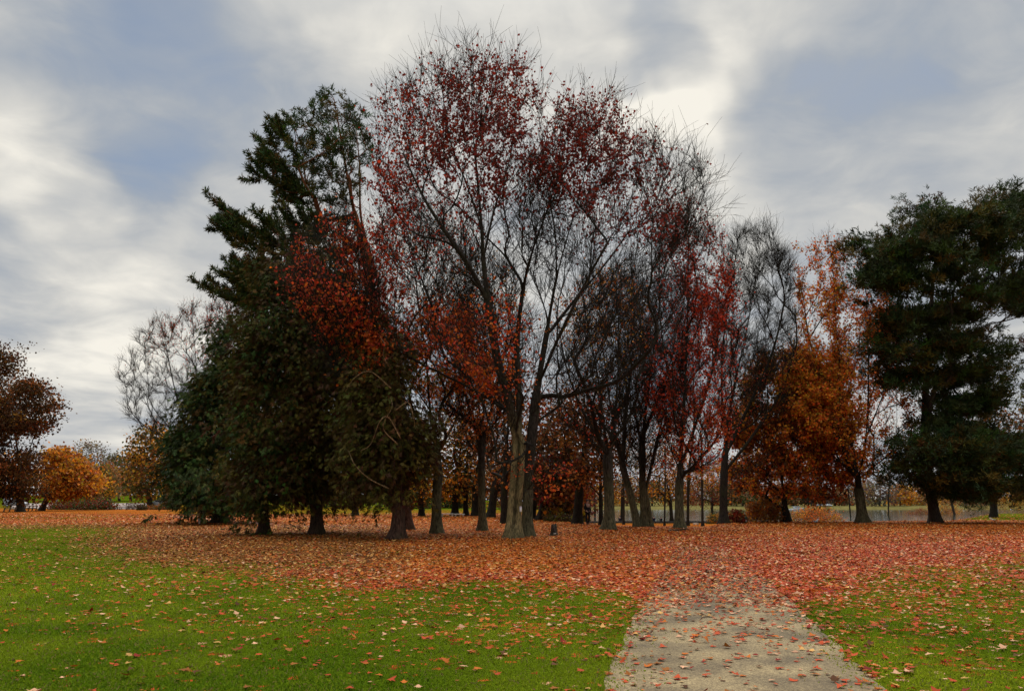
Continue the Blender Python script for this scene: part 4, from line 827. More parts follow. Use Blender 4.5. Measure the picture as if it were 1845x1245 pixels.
# trees behind the front row
BACK = [ # name, label, base, polygon, colours, leaves
 ('maple_tree', 'golden leaved tree far behind between the pine and the forked maple', (760, 930), [(690, 900), (690, 830), (730, 790), (790, 800), (800, 880), (770, 915)], ['gold', 'rust', 'olive'], .3, 3800, .34, 0),
 ('maple_tree', 'olive brown tree with upright trunk just right of the forked maple', (820, 929), [(770, 880), (780, 760), (830, 720), (880, 780), (880, 890), (830, 905)], ['olive', 'rust', 'gold'], .38, 3500, .32, 0),
 ('maple_tree', 'slim brown tree, second trunk right of the forked maple, on the grass edge', (839, 929), [(800, 890), (810, 800), (850, 740), (880, 800), (870, 890)], ['olive', 'brown'], .28, 2200, .3, 0),
 ('maple_tree', 'dark trunked tree directly left of the slim bare maple', (856, 930), [(810, 860), (820, 700), (870, 660), (930, 720), (930, 880), (870, 900)], ['brown', 'rust'], .40, 2600, .3, 0),
 ('maple_tree', 'tree leaning to the right behind the slim bare maple', (884, 932), [(860, 880), (880, 700), (940, 650), (1000, 740), (980, 880), (920, 890)], ['brown', 'rust', 'rust'], .42, 3200, .3, 10),
 ('maple_tree', 'dark straight tree partly hidden behind the pale split trunk', (908, 944), [(840, 820), (860, 650), (920, 600), (980, 660), (980, 840), (920, 880)], ['brown', 'rust'], .30, 1800, .24, 0),
 ('maple_tree', 'dark leaning tree just right of the split trunk with a long low bough', (957, 936), [(930, 860), (950, 740), (1020, 680), (1070, 760), (1060, 880), (1000, 890)], ['brown', 'rust', 'darkred'], .36, 3600, .28, 6, [[(957, 936), (962, 900), (968, 850), (985, 780), (1005, 720)], [(963, 900), (990, 880), (1020, 865), (1045, 850)]]),
 ('maple_tree', 'dark brown leaved tree leaning right behind the stump', (974, 937), [(950, 870), (970, 760), (1030, 720), (1080, 800), (1060, 890), (1000, 895)], ['brown', 'rust', 'brown'], .40, 4200, .3, 20),
 ('maple_tree', 'leaning dark trunk with thin crown left of the standing figure', (1039, 944), [(1000, 860), (1010, 720), (1060, 660), (1110, 740), (1100, 860), (1050, 880)], ['brown', 'rust'], .38, 2200, .3, 12),
 ('maple_tree', 'small dark tree at the lake wall right of the standing figure', (1072, 939.5), [(1020, 890), (1030, 830), (1080, 810), (1120, 850), (1110, 900), (1060, 905)], ['olive', 'brown', 'rust'], .38, 2400, .45, 0),
 ('maple_tree', 'rusty gold tree on the lake edge left of the crimson maple', (1211, 942), [(1150, 890), (1150, 820), (1200, 780), (1240, 810), (1250, 890), (1200, 905)], ['gold', 'olive', 'rust'], .40, 4200, .4, -6),
 ('maple_tree', 'brown trunked tree close on the right of the crimson maple', (1239, 947), [(1215, 840), (1200, 700), (1240, 600), (1290, 680), (1300, 840), (1260, 870)], ['rust', 'red', 'brown'], .30, 2600, .22, 0),
 ('beech_tree', 'dark maroon leaved low tree behind the thin olive maple', (1283, 941), [(1238, 915), (1235, 840), (1280, 800), (1330, 830), (1335, 905), (1290, 920)], ['brown', 'darkred', 'brown'], .28, 5200, .26, 0),
 ('beech_tree', 'rust red tree peeping between the domed rusty tree and the forked maple', (1478, 940), [(1420, 760), (1400, 660), (1440, 610), (1470, 640), (1530, 720), (1560, 860), (1490, 905), (1430, 880)], ['rust', 'red', 'orange'], .3, 6200, .26, 0),
 ('maple_tree', 'rust leaved tree between the forked orange maple and the right hand pine', (1600, 938.5), [(1560, 870), (1560, 740), (1610, 650), (1660, 700), (1680, 860), (1620, 900)], ['rust', 'red', 'olive'], .28, 3600, .25, 0),
 ('maple_tree', 'mixed brown tree behind the smaller right hand pine', (1790, 932), [(1700, 880), (1710, 760), (1780, 700), (1880, 720), (1890, 880), (1790, 900)], ['rust', 'brown', 'olive'], .4, 4200, .32, 0),
 ('bare_tree', 'thin dark stem just left of the thick trunked bare tree', (1083, 947), [(1035, 860), (1045, 740), (1085, 690), (1130, 740), (1125, 860), (1080, 890)], ['brown', 'rust'], .17, 2400, .22, -4),
 ('bare_tree', 'thin dark stem with rust leaves between the leaning clump and the crimson maple', (1197, 947), [(1150, 870), (1160, 740), (1200, 680), (1245, 740), (1240, 860), (1195, 890)], ['rust', 'brown', 'gold'], .18, 3000, .22, 4),
 ('bare_tree', 'slim dark stem with rust leaves seen between thick and leaning bare trunks', (1124, 945), [(1070, 880), (1080, 780), (1125, 740), (1170, 790), (1168, 885), (1120, 900)], ['rust', 'brown'], .22, 3000, .34, 0),
 ('maple_tree', 'rust brown low tree filling the gap right of the stump', (1003, 938), [(965, 900), (970, 820), (1010, 790), (1050, 830), (1052, 900), (1005, 912)], ['rust', 'brown', 'darkred'], .26, 4200, .3, 5),
 ('maple_tree', 'thin bare brown tree far behind the bare clump', (1120, 941.5), [(1060, 880), (1070, 720), (1130, 640), (1200, 720), (1210, 870), (1140, 890)], ['brown', 'rust'], .34, 2300, .4, 0),
 ('maple_tree', 'brown tree with thinning crown behind the two dark cypress trunks', (640, 929), [(560, 900), (580, 800), (650, 760), (720, 800), (720, 895), (640, 915)], ['brown', 'olive'], .4, 3000, .4, 0)]
for k, b_ in enumerate(BACK):
    far_tree(b_[0], b_[1], b_[2], b_[3], b_[4], 100 + k, None, b_[5] * .85, int(b_[6] * .75), b_[7] * .85, None, b_[9] if len(b_) > 9 else None, (0.018, 0.014, 0.010), 0.07, 'tree', b_[8], mat=DULL)
far_tree('japanese_maple', 'low dark red japanese maple beside the stump, by the reeds', (1034, 934), [(985, 920), (990, 890), (1025, 872), (1060, 885), (1068, 915), (1030, 926)], ['red', 'darkred', 'crimson'], 130, None, .12, 4200, .22, None, [[(1034, 934), (1033, 915), (1030, 895)], [(1033, 918), (1050, 905)]], clump=.12)
# left edge and beyond
far_tree('beech_tree', 'big dark rust brown tree cut by the left edge', (37, 922), [(-90, 720), (-60, 650), (-8, 622), (14, 650), (22, 700), (60, 692), (96, 716), (72, 765), (80, 810), (62, 860), (30, 898), (-40, 898), (-100, 860)], ['brown', 'brown', 'rust', 'brown'], 140, None, .55, 42000, .36, None, [[(37, 922), (36, 880), (30, 800), (10, 720), (-10, 660)], [(34, 860), (60, 790), (80, 720)], [(35, 870), (-20, 800), (-60, 740)]], clump=.045, mat=DULL)
far_tree('maple_tree', 'golden orange tree with trunk leaning right beside the rail fence', (74, 920), [(66, 898), (72, 850), (90, 818), (118, 810), (142, 822), (152, 848), (174, 858), (176, 880), (150, 890), (110, 896)], ['gold', 'rust', 'gold'], 141, None, .45, 8200, .5, None, [[(74, 920), (84, 900), (102, 880), (115, 845)], [(90, 893), (130, 865), (150, 840)]], clump=.10)
far_tree('willow_tree', 'forked tree with olive gold drooping foliage in front of the white car', (270, 913), [(224, 890), (222, 830), (250, 775), (285, 765), (318, 780), (330, 830), (330, 885), (300, 900), (280, 880), (260, 898)], ['olive', 'gold', 'olive', 'rust'], 142, None, .55, 6500, .62, None, [[(270, 913), (270, 902), (268, 894)], [(268, 894), (262, 880), (252, 850), (245, 815)], [(268, 896), (278, 870), (284, 820), (285, 785)]], clump=.08)
for k, (bx, by, pl) in enumerate([(160, 907, [(135, 895), (140, 860), (165, 840), (185, 865), (182, 898)]), (176, 906, [(150, 892), (160, 850), (190, 835), (205, 870), (195, 897)]), (190, 905, [(165, 890), (172, 850), (200, 835), (222, 860), (215, 893)]), (198, 904, [(180, 888), (190, 845), (215, 840), (232, 870), (225, 890)]), (215, 903, [(195, 888), (205, 850), (228, 845), (245, 870), (238, 890)]), (236, 902, [(215, 885), (222, 850), (245, 845), (262, 870), (255, 888)])]):
    far_tree('cherry_tree', 'small leaning brown gold tree in the row along the far lawn edge', (bx, by), pl, [['rust', 'olive'], ['gold', 'olive'], ['rust', 'tan']][k % 3], 150 + k, None, .3, 2000, .55, 'row of leaning trees along the far lawn', None, clump=.10, lean=-8)
for k, (bx, Y, pl, cl, lab) in enumerate([(160, 380, [(125, 880), (125, 820), (150, 795), (180, 798), (195, 830), (190, 885)], ['grey', 'tan'], 'pale grey nearly bare tree on the skyline right of the golden tree'), (205, 400, [(180, 880), (182, 830), (205, 812), (228, 830), (230, 885)], ['olive', 'grey'], 'grey olive tree on the skyline left of the forked olive gold tree'),
      (120, 360, [(80, 885), (85, 830), (115, 810), (140, 840), (140, 885)], ['gold', 'rust'], 'gold tree half hidden behind the leaning golden orange tree'), (255, 380, [(225, 885), (228, 830), (260, 815), (290, 840), (290, 885)], ['olive', 'rust'], 'brown olive tree behind the forked olive gold tree'), (330, 360, [(290, 890), (300, 830), (340, 815), (380, 850), (380, 890)], ['green', 'olive'], 'green tree behind the white car'), (20, 340, [(-60, 890), (-40, 830), (20, 810), (60, 840), (60, 890)], ['rust', 'gold'], 'rust gold tree behind the big dark tree at the left edge')]):
    far_tree('oak_tree', lab, (bx, 900), pl, cl, 160 + k, Y, .4, 2600, .8, None, None, (.09, .075, .06), .09)
for k, (bx, Y, pl, cl, lab) in enumerate([(600, 210, [(520, 915), (540, 850), (610, 830), (680, 860), (680, 915)], ['olive', 'green'], 'green bushy tree beyond the lawn under the olive cypresses'), (720, 190, [(690, 920), (700, 870), (740, 850), (780, 870), (785, 920)], ['green', 'olive'], 'dark green bushy tree at the strip of far grass'),
      (815, 200, [(785, 918), (790, 870), (820, 850), (850, 870), (850, 918)], ['green', 'olive', 'gold'], 'green gold tree above the pale low stone seats'), (930, 180, [(890, 920), (890, 840), (930, 810), (980, 840), (985, 922)], ['brown', 'rust'], 'dense brown tree behind the split trunk'), (1010, 170, [(960, 925), (965, 860), (1010, 830), (1060, 860), (1065, 925)], ['brown', 'darkred'], 'dense dark maroon tree behind the low red japanese maple'), (870, 230, [(830, 915), (835, 820), (880, 790), (925, 830), (925, 915)], ['olive', 'gold', 'rust'], 'yellowish brown tree far behind the slim bare maple')]):
    far_tree('oak_tree', lab, (bx, 915), pl, cl, 180 + k, Y, .4, 4200, .5, None, None, (.05, .04, .03), .10)
for k, (bx, Y, hgt, cl, lab) in enumerate([(-120, 300, 110, ['rust', 'gold'], 'rust gold tree far off beyond the left edge'), (-260, 270, 150, ['olive', 'brown'], 'brown olive tree far off beyond the left edge'), (-420, 300, 120, ['gold', 'orange'], 'gold tree far off beyond the left edge'), (-600, 260, 150, ['rust', 'brown'], 'dark rust tree far off beyond the left edge')]):
    far_tree('oak_tree', lab, (bx, 905), [(bx - 70, 895), (bx - 60, 895 - hgt * .6), (bx - 10, 895 - hgt), (bx + 50, 895 - hgt * .8), (bx + 75, 890)], cl, 400 + k, Y, .4, 3500, .8, None, None, (.05, .04, .03), .09)
# far side of the lake
rng = np.random.RandomState(77); FS = ['gold', 'rust', 'tan', 'olive', 'green', 'grey']
FLAB = dict(gold='golden tree', rust='rust red tree', tan='pale tan tree', olive='olive tree', green='green tree', grey='grey leafless tree')
for k, (bx, hgt, c_) in enumerate([(1000, 40, 'olive'), (1040, 46, 'tan'), (1085, 40, 'gold'), (1130, 52, 'tan'), (1175, 44, 'olive'), (1220, 56, 'rust'), (1262, 50, 'tan'), (1300, 48, 'olive'), (1318, 40, 'gold'), (1338, 44, 'green'), (1362, 36, 'grey'), (1395, 44, 'rust'), (1430, 34, 'olive'), (1468, 40, 'grey'), (1505, 32, 'tan'), (1545, 44, 'grey'), (1585, 56, 'grey'), (1622, 40, 'gold'), (1655, 46, 'gold'), (1690, 50, 'tan'), (1730, 44, 'rust'), (1770, 52, 'olive'), (1812, 46, 'gold'), (1850, 60, 'olive')]):
    Y = 505 + rng.rand() * 70; w = 22 + rng.rand() * 12; by = 911
    pl = [(bx - w, by - 5), (bx - w * .9, by - hgt * .6), (bx - w * .3, by - hgt), (bx + w * .4, by - hgt * .95), (bx + w, by - hgt * .5), (bx + w, by - 4)]
    far_tree('lakeside_tree', 'hazy %s on the far side of the lake' % FLAB[c_], (bx, by), pl, [c_, c_, 'tan'], 200 + k, Y, .4, 1500, 1.3, 'trees on the far shore', None, (.08, .07, .055), .12)
print('trees done', round(time.time() - T0, 1))
# ---------------------------------------------------------------- shrubs, hedge, reeds
def shrub(name, label, base, poly, cols, seed, nl=3500, leaf=.16, cat='shrub', group=None, Yb=None, nst=6, hang=.2, bark=(.05, .038, .026)):
    rng = np.random.RandomState(seed); poly = np.asarray(poly, float); lo, hi = poly.min(0), poly.max(0); m = poly.mean(0); st = []
    for k in range(nst):
        tx = lo[0] + (hi[0] - lo[0]) * (k + .5) / nst; st.append([base, ((base[0] * 1.2 + tx * .8) / 2, base[1] * .6 + m[1] * .4), (tx, (m[1] + lo[1]) / 2 + 2)])
    return far_tree(name, label, base, poly, cols, seed, Yb, .05, nl, leaf, group, st, bark, .09, cat, wood='stems', minatt=.02, hang=hang)
shrub('shrub', 'tan twiggy shrub beside the lake, left of the domed rusty tree trunk', (1378, 941), [(1345, 939), (1350, 910), (1375, 900), (1402, 908), (1412, 938)], ['tan', 'rust', 'gold'], 301, 2600, .17)
shrub('shrub', 'wide gold and russet shrub right of the domed rusty tree trunk', (1470, 940.5), [(1424, 940), (1430, 922), (1460, 914), (1490, 916), (1515, 932), (1518, 940)], ['gold', 'rust', 'orange', 'olive'], 302, 6500, .18)
shrub('shrub', 'low reddish shrub at the foot of the wide bare tree', (1322, 942.5), [(1300, 942), (1304, 928), (1325, 918), (1340, 928), (1342, 942)], ['rust', 'tan', 'darkred'], 303, 2400, .16)
shrub('shrub', 'olive yellow shrub left of the wide bare tree trunk', (1287, 943), [(1272, 943), (1274, 930), (1288, 924), (1300, 930), (1300, 943)], ['olive', 'gold', 'green'], 304, 2200, .15)
shrub('shrub', 'golden shrub on the shore behind the massive right hand pine trunk', (1700, 934), [(1670, 933), (1672, 905), (1695, 895), (1722, 905), (1735, 932)], ['gold', 'tan', 'rust'], 305, 4200, .26)
shrub('shrub', 'russet twiggy shrub at the water left of the massive pine trunk', (1652, 935.5), [(1630, 935), (1636, 924), (1655, 915), (1676, 922), (1680, 934)], ['rust', 'darkred', 'tan'], 306, 2600, .2)
shrub('shrub', 'brown olive thicket behind the dark folding chairs', (1768, 921), [(1735, 921), (1738, 895), (1765, 885), (1800, 890), (1812, 920)], ['olive', 'tan', 'rust'], 307, 4500, .34)
shrub('willow_shrub', 'yellow green willow bush at the right edge of the lawn', (1830, 918), [(1802, 918), (1804, 895), (1830, 880), (1866, 890), (1868, 918)], ['yellow', 'olive', 'gold'], 308, 4500, .34, hang=1.0)
shrub('reed_clump', 'tall pale gold reeds around the low red japanese maple', (1015, 938), [(985, 938), (990, 920), (1015, 914), (1045, 918), (1055, 940)], ['gold', 'olive', 'tan', 'yellow'], 309, 5200, .30, 'reeds', hang=-2.0)
shrub('shrub', 'dark low shrub on the slope left of the standing figure', (1012, 940), [(985, 940), (992, 931), (1015, 928), (1036, 933), (1040, 942)], ['brown', 'olive'], 310, 1600, .2)
shrub('hedge', 'low dark hedge between the lawn and the car park', (150, 918), [(84, 918.5), (92, 911), (130, 906), (185, 905), (208, 911), (212, 918)], ['olive', 'brown', 'green', 'darkred'], 311, 9000, .28, 'hedge', nst=14)
shrub('shrub', 'bare twiggy bush in front of the pale car park, right of the hedge', (240, 918), [(228, 918), (229, 907), (240, 904), (252, 907), (252, 918)], ['brown', 'grey'], 312, 260, .2, nst=9)
shrub('shrub', 'small dark twiggy bush beside the forked olive gold tree trunk', (255, 919), [(246, 919), (247, 911), (255, 908), (264, 912), (264, 919)], ['brown', 'olive'], 313, 500, .22, nst=8)
shrub('shrub', 'low brown bush at the foot of the forked olive gold tree', (290, 918), [(262, 918), (266, 912), (290, 911), (318, 912), (320, 918)], ['brown', 'olive', 'rust'], 314, 2200, .26)
shrub('shrub', 'bright yellow bush behind the white car', (284, 905), [(272, 905), (273, 897), (283, 893), (293, 897), (294, 905)], ['yellow', 'yellow', 'gold'], 315, 1300, .5, Yb=285)
shrub('shrub', 'bright green bush to the right of the white car', (304, 906), [(292, 906), (294, 893), (306, 888), (318, 895), (320, 906)], ['green', 'green', 'olive'], 316, 1500, .5, Yb=275)

# ---------------------------------------------------------------- small built things
M_wood = simple('weathered_wood', (0.16, 0.10, 0.06), .85, scale=6); M_pale = simple('pale_stone', (0.52, 0.47, 0.40), .8, scale=5, var=.15); M_dark = simple('dark_stone', (0.055, 0.05, 0.045), .9, scale=3)
M_white = simple('white_paint', (0.72, 0.74, 0.74), .4, var=.06); M_carw = simple('car_white', (0.62, 0.68, 0.72), .25, var=.04, spec=.6); M_carg = simple('car_grey', (0.22, 0.24, 0.27), .3, var=.05, spec=.6)
M_glass = simple('dark_glass', (0.02, 0.025, 0.03), .08, var=.1, spec=.7); M_tyre = simple('tyre', (0.018, 0.018, 0.018), .8); M_rim = simple('rim', (0.4, 0.4, 0.42), .35, .8); M_red = simple('red_lamp', (0.35, 0.02, 0.02), .3); M_lamp = simple('clear_lamp', (0.7, 0.7, 0.66), .2)
M_binc = simple('bin_green', (0.012, 0.05, 0.028), .5); M_blue = simple('pale_blue_hull', (0.30, 0.46, 0.50), .4, var=.1); M_grey = simple('grey_metal', (0.30, 0.31, 0.32), .5, var=.1); M_navy = simple('navy_canvas', (0.02, 0.028, 0.045), .8); M_beak = simple('beak', (0.5, 0.25, 0.04), .5)
M_bird = simple('white_feathers', (0.72, 0.72, 0.70), .8, var=.1, scale=20); M_birdg = simple('grey_feathers', (0.36, 0.38, 0.40), .8, var=.1, scale=20); M_skin = simple('skin', (0.42, 0.25, 0.18), .6, var=.08); M_hair = simple('hair', (0.03, 0.02, 0.015), .7)
def cloth(name, c): return simple(name, c, .85, var=.2, scale=12, spec=.15)
M_dk = cloth('dark_cloth', (.014, .014, .018)); M_nv = cloth('navy_cloth', (.016, .022, .045)); M_pk = cloth('pink_cloth', (.50, .12, .16)); M_bg = cloth('pale_beige_cloth', (.55, .42, .36)); M_je = cloth('denim', (.05, .06, .10)); M_br = cloth('brown_cloth', (.06, .04, .03))

g = G(998, 966)
st = thing('tree_stump', 'small dark hollow stump alone on the leaf carpet', 'stump', g)
rng = np.random.RandomState(9); nS = 18; th = np.linspace(0, 2 * np.pi, nS, endpoint=False); rings = []
for h, r0 in ((-.05, .29), (.03, .25), (.09, .19), (.2, .145), (.34, .14), (.46, .135), (.53, .11)):
    rr = r0 * (1 + .10 * np.sin(3 * th + h * 3) + .06 * np.sin(5 * th + 1) + .04 * rng.randn(nS)); z = h + (h > .4) * (.05 * np.sin(2 * th) + .025 * rng.randn(nS)); rings.append(np.stack([rr * np.cos(th), rr * np.sin(th), z], 1))
for h, r0 in ((.50, .08), (.30, .07)): rings.append(np.stack([r0 * np.cos(th), r0 * np.sin(th), np.full(nS, h)], 1))
V = np.concatenate(rings); q = [(i * nS + j, i * nS + (j + 1) % nS, (i + 1) * nS + (j + 1) % nS, (i + 1) * nS + j) for i in range(len(rings) - 1) for j in range(nS)]
me = mesh('bole', V, [np.array(q), np.arange((len(rings) - 1) * nS, len(rings) * nS)[None]], BARK, np.tile(np.array([.045, .034, .024]), (len(V), 1)), True); obj('bole', me, st)
b_ = MB()
for k, (a, z, r) in enumerate(((-1.65, .36, .055), (-1.5, .27, .06), (-1.35, .19, .045))): b_.ball((.135 * math.cos(a), .135 * math.sin(a), z), (r, .04, r * 1.2), 10, 6)
b_.build('hollow', M_hair, st, smooth=True)
b_ = MB(); b_.tube([(-.02, -.185, .13), (.03, -.195, .12), (.08, -.18, .14)], [.02, .028, .015], 7); b_.build('pale_scar', M_pale, st, smooth=True)

g = G(1222, 957); fb = thing('fallen_branch', 'crooked fallen branch at the foot of the crimson maple', 'branch', g, .2)
b_ = MB(); b_.tube([(-.75, -.25, .03), (-.4, -.05, .07), (-.05, 0, .06), (.35, .12, .10), (.8, .3, .13)], [.05, .06, .055, .04, .02], 8); b_.build('stick', BARK, fb, smooth=True, col=np.tile([.06, .045, .03], (40, 1)))
b_ = MB(); b_.tube([(-.05, 0, .06), (.15, -.2, .14), (.45, -.3, .17)], [.035, .028, .012], 7); b_.build('side_shoot', BARK, fb, smooth=True, col=np.tile([.06, .045, .03], (21, 1)))

# wall by the lake
wz = float(terrain(30, 160)); w = thing('low_wall', 'long low dark stone wall along the lake shore', 'wall', (14, 161, wz - .2), 0)
b_ = MB()
for k in range(15): b_.box(k * 2.02, k * 2.02 + 2.0, 0, .5, 0, .52, .03)
b_.build('stonework', M_dark, w)
b_ = MB(); b_.box(-.05, 30.4, -.05, .55, .522, .61, .02); b_.build('coping', M_dark, w)
WTOP = wz - .2 + .61
def bench(name, label, px, py, L, hgt, dep, mat, leg_mat, rz=0, cat='bench', Y=None):
    g = G(px, py); e = thing(name, label, cat, g, rz); MB().box(-L / 2, L / 2, -dep / 2, dep / 2, hgt - .09, hgt, .015).build('seat', mat, e)
    for s in (-1, 1): MB().box(s * L * .36 - .07, s * L * .36 + .07, -dep * .4, dep * .4, -.05, hgt - .092, .01).build('leg', leg_mat, e)
    return e
bench('stone_bench', 'pale stone bench just right of the forked maple trunk', 806, 930.5, 1.35, .30, .45, M_pale, M_pale)
bench('stone_bench', 'pale stone bench right of the olive brown tree trunk', 828, 930.3, 1.0, .26, .45, M_pale, M_pale)
e = bench('lakeside_bench', 'weathered pale bench between the crimson maple and the thin olive maple', 1254, 946, .95, .26, .4, M_pale, M_wood)
MB().box(-.47, .47, .22, .26, .34, .44, .01).build('backrest', M_pale, e); 
for s in (-1, 1): MB().box(s * .34 - .03, s * .34 + .03, .2, .23, .2, .44).build('back_post', M_wood, e)
g = G(1343, 942.5); e = thing('litter_bin', 'dark green litter bin with small white label by the lake shrubs', 'bin', g)
b_ = MB(); b_.tube([(0, 0, 0), (0, 0, .05), (0, 0, .36), (0, 0, .38)], [.15, .165, .19, .19], 14); b_.build('drum', M_binc, e, smooth=True)
b_ = MB(); b_.tube([(0, 0, .382), (0, 0, .42), (0, 0, .47), (0, 0, .49)], [.205, .205, .13, .03], 14); b_.build('lid', M_binc, e, smooth=True); MB().box(-.06, .06, -.20, -.17, .17, .25).build('label_plate', M_white, e)
def fenceline(label, pts, hgt, mat):
    q = [G(*p) for p in pts]; e = thing('rail_fence', label, 'fence', q[0]); o = q[0]
    for p in q:
        d = p - o; b_ = MB(); b_.tube([(d[0], d[1], d[2] - .1), (d[0] + .10, d[1], d[2] + hgt * .5), (d[0] + .20, d[1], d[2] + hgt)], .11, 8); b_.build('post', mat, e, smooth=True)
    for a, b in zip(q[:-1], q[1:]):
        for f in (.55, .92):
            u, v = a - o, b - o; b_ = MB(); b_.tube([u + np.array([.2 * f, -.12, hgt * f]), v + np.array([.2 * f, -.12, hgt * f])], .07, 6); b_.build('rail', mat, e, smooth=True)
fenceline('brown post and rail fence between the big rust tree and golden tree', [(43, 921), (50.5, 921), (57, 921), (64, 920.7)], .95, M_wood)
fenceline('short post and rail fence at the left edge, before the big rust tree', [(6, 922.5), (16, 922.5), (26, 922.3)], .7, M_wood)
g = G(227, 919); e = thing('marker_post', 'thin dark post at the edge of the car park', 'post', g); b_ = MB(); b_.tube([(0, 0, -.1), (0, 0, 1.35)], .06, 8); b_.build('shaft', M_dark, e); MB().ball((0, 0, 1.38), .09).build('cap', M_dark, e, smooth=True)

def car(label, px, py, rz, body_mat, Y=None, van=False, group=None):
    g = G(px, py) if Y is None else np.array([*P(px, py, Y)[:2], 0]); g[2] = float(terrain(g[0], g[1])) + .06
    e = thing('parked_van' if van else 'parked_car', label, 'van' if van else 'car', g, rz)
    if van: prof = [(-2.4, .35), (-2.45, .9), (-2.42, 1.9), (-2.2, 2.1), (.9, 2.1), (1.35, 1.95), (1.9, 1.2), (2.4, 1.0), (2.5, .7), (2.45, .35)]; cab0, roof = 1.2, 2.1
    else: prof = [(-2.15, .32), (-2.2, .65), (-2.1, .95), (-1.5, 1.02), (-1.05, 1.38), (.2, 1.44), (.95, 1.02), (1.75, .92), (2.12, .72), (2.15, .32)]; cab0, roof = .98, 1.44
    n = len(prof); rows = []
    for yy, ins in ((-.88, 1), (-.80, 0), (.80, 0), (.88, 1)):
        for x, z in prof:
            tap = .22 * max(0, (z - cab0) / (roof - cab0)); y = yy * (1 - tap); rows.append((x * (.97 if ins else 1), y, z - (.03 if ins and z > .4 else 0)))
    Fs = [tuple(range(n)), tuple(range(4 * n - 1, 3 * n - 1, -1))]
    for k in range(3):
        for j in range(n): Fs.append((k * n + j, (k + 1) * n + j, (k + 1) * n + (j + 1) % n, k * n + (j + 1) % n))
    MB().add(rows, Fs).build('body', body_mat, e)
    for s in (-1, 1):
        yo = s * .885
        for (a, b, c, d) in (([(-.95, 1.05), (-.05, 1.05), (-.05, 1.36), (-.88, 1.33)], [(.02, 1.05), (.78, 1.05), (.22, 1.36), (.02, 1.36)], 0, 0),) if not van else (([(-.2, 1.3), (.7, 1.3), (.7, 1.85), (-.2, 1.85)], [(.8, 1.3), (1.6, 1.3), (1.25, 1.8), (.8, 1.85)], 0, 0),):
            for pl in (a, b):
                f = lambda x, z, o: (x, yo * (1 - .22 * max(0, (z - cab0) / (roof - cab0))) + s * o, z)
                V = [f(x, z, .012) for x, z in pl] + [f(x, z, -.02) for x, z in pl]; MB().add(V, [(0, 1, 2, 3), (7, 6, 5, 4), (0, 4, 5, 1), (1, 5, 6, 2), (2, 6, 7, 3), (3, 7, 4, 0)]).build('window', M_glass, e)
    def slab(x0, z0, x1, z1, w, name):
        nx_, nz = (z0 - z1), (x1 - x0); L = math.hypot(nx_, nz); nx_, nz = -nx_ / L * .012 * -1, nz / L * .012; nz = abs(nz); nx_ = abs(nx_) * (1 if (x0 + x1) > 0 else -1)
        V = [(x0 + nx_, -w, z0 + nz), (x0 + nx_, w, z0 + nz), (x1 + nx_, w * .92, z1 + nz), (x1 + nx_, -w * .92, z1 + nz), (x0, -w, z0 - .02), (x0, w, z0 - .02), (x1, w * .92, z1 - .02), (x1, -w * .92, z1 - .02)]
        MB().add(V, [(0, 1, 2, 3), (7, 6, 5, 4), (0, 4, 5, 1), (1, 5, 6, 2), (2, 6, 7, 3), (3, 7, 4, 0)]).build(name, M_glass, e)
    if van: slab(1.84, 1.29, 1.42, 1.85, .66, 'windscreen')
    else: slab(.88, 1.07, .27, 1.40, .66, 'windscreen'); slab(-1.43, 1.08, -1.10, 1.34, .64, 'rear_window')
    xf = 2.42 if van else 2.1
    for s in (-1, 1):
        MB().box(xf - .06, xf + .03, s * .62 - .14, s * .62 + .14, .62, .76, .02).build('headlight', M_lamp, e); MB().box(-xf - .05, -xf + .05, s * .66 - .12, s * .66 + .12, .70, .88, .02).build('tail_light', M_red, e)
        for x in (-1.35, 1.35):
            b_ = MB(); b_.tube([(x, s * .70, .32), (x, s * .73, .32), (x, s * .88, .32), (x, s * .91, .32)], [.29, .32, .32, .29], 18); w_ = b_.build('wheel', M_tyre, e, smooth=False)
            b_ = MB(); b_.tube([(x, s * .905, .32), (x, s * .925, .32)], [.2, .18], 12); b_.build('rim', M_rim, w_)
    return e
car('pale blue white car parked behind the forked olive gold tree', 288, 912.5, .15, M_carw, van=False)
car('grey van parked at the far left edge beyond the rail fence', 27, 914, .1, M_carg, van=True)
car('white car parked at the far right edge of the lawn', 1822, 922, 2.8, M_carw)
car('white car parked on the far lake shore', 1493, 911, .2, M_carw, Y=498)
car('dark grey car parked on the far lake shore', 1476, 911, .1, M_carg, Y=500)

g = np.array([*P(97, 910, 215)[:2], 0]); g[2] = float(terrain(g[0], g[1])); e = thing('ticket_kiosk', 'small grey kiosk with white curved awning behind the golden tree', 'kiosk', g)
MB().box(-.55, .65, -.6, .6, 0, 2.2, .05).build('cabin', M_grey, e); MB().box(-.35, .45, -.63, -.605, 1.0, 1.8).build('hatch', M_glass, e)
b_ = MB(); a = np.linspace(-.5, math.pi * .62, 10)
for k in range(9): pass
V = []; 
for t_ in a: V += [(-1.5 + 0 * t_, -.2 - 1.0 * math.cos(t_), 2.2 + .75 * math.sin(t_)), (1.0, -.2 - 1.0 * math.cos(t_), 2.2 + .75 * math.sin(t_)), (-1.5, -.2 - .95 * math.cos(t_), 2.15 + .75 * math.sin(t_)), (1.0, -.2 - .95 * math.cos(t_), 2.15 + .75 * math.sin(t_))]
Fs = []
for k in range(9):
    o = 4 * k; Fs += [(o, o + 1, o + 5, o + 4), (o + 2, o + 6, o + 7, o + 3), (o, o + 4, o + 6, o + 2), (o + 1, o + 3, o + 7, o + 5)]
MB().add(V, Fs).build('awning', M_white, e)

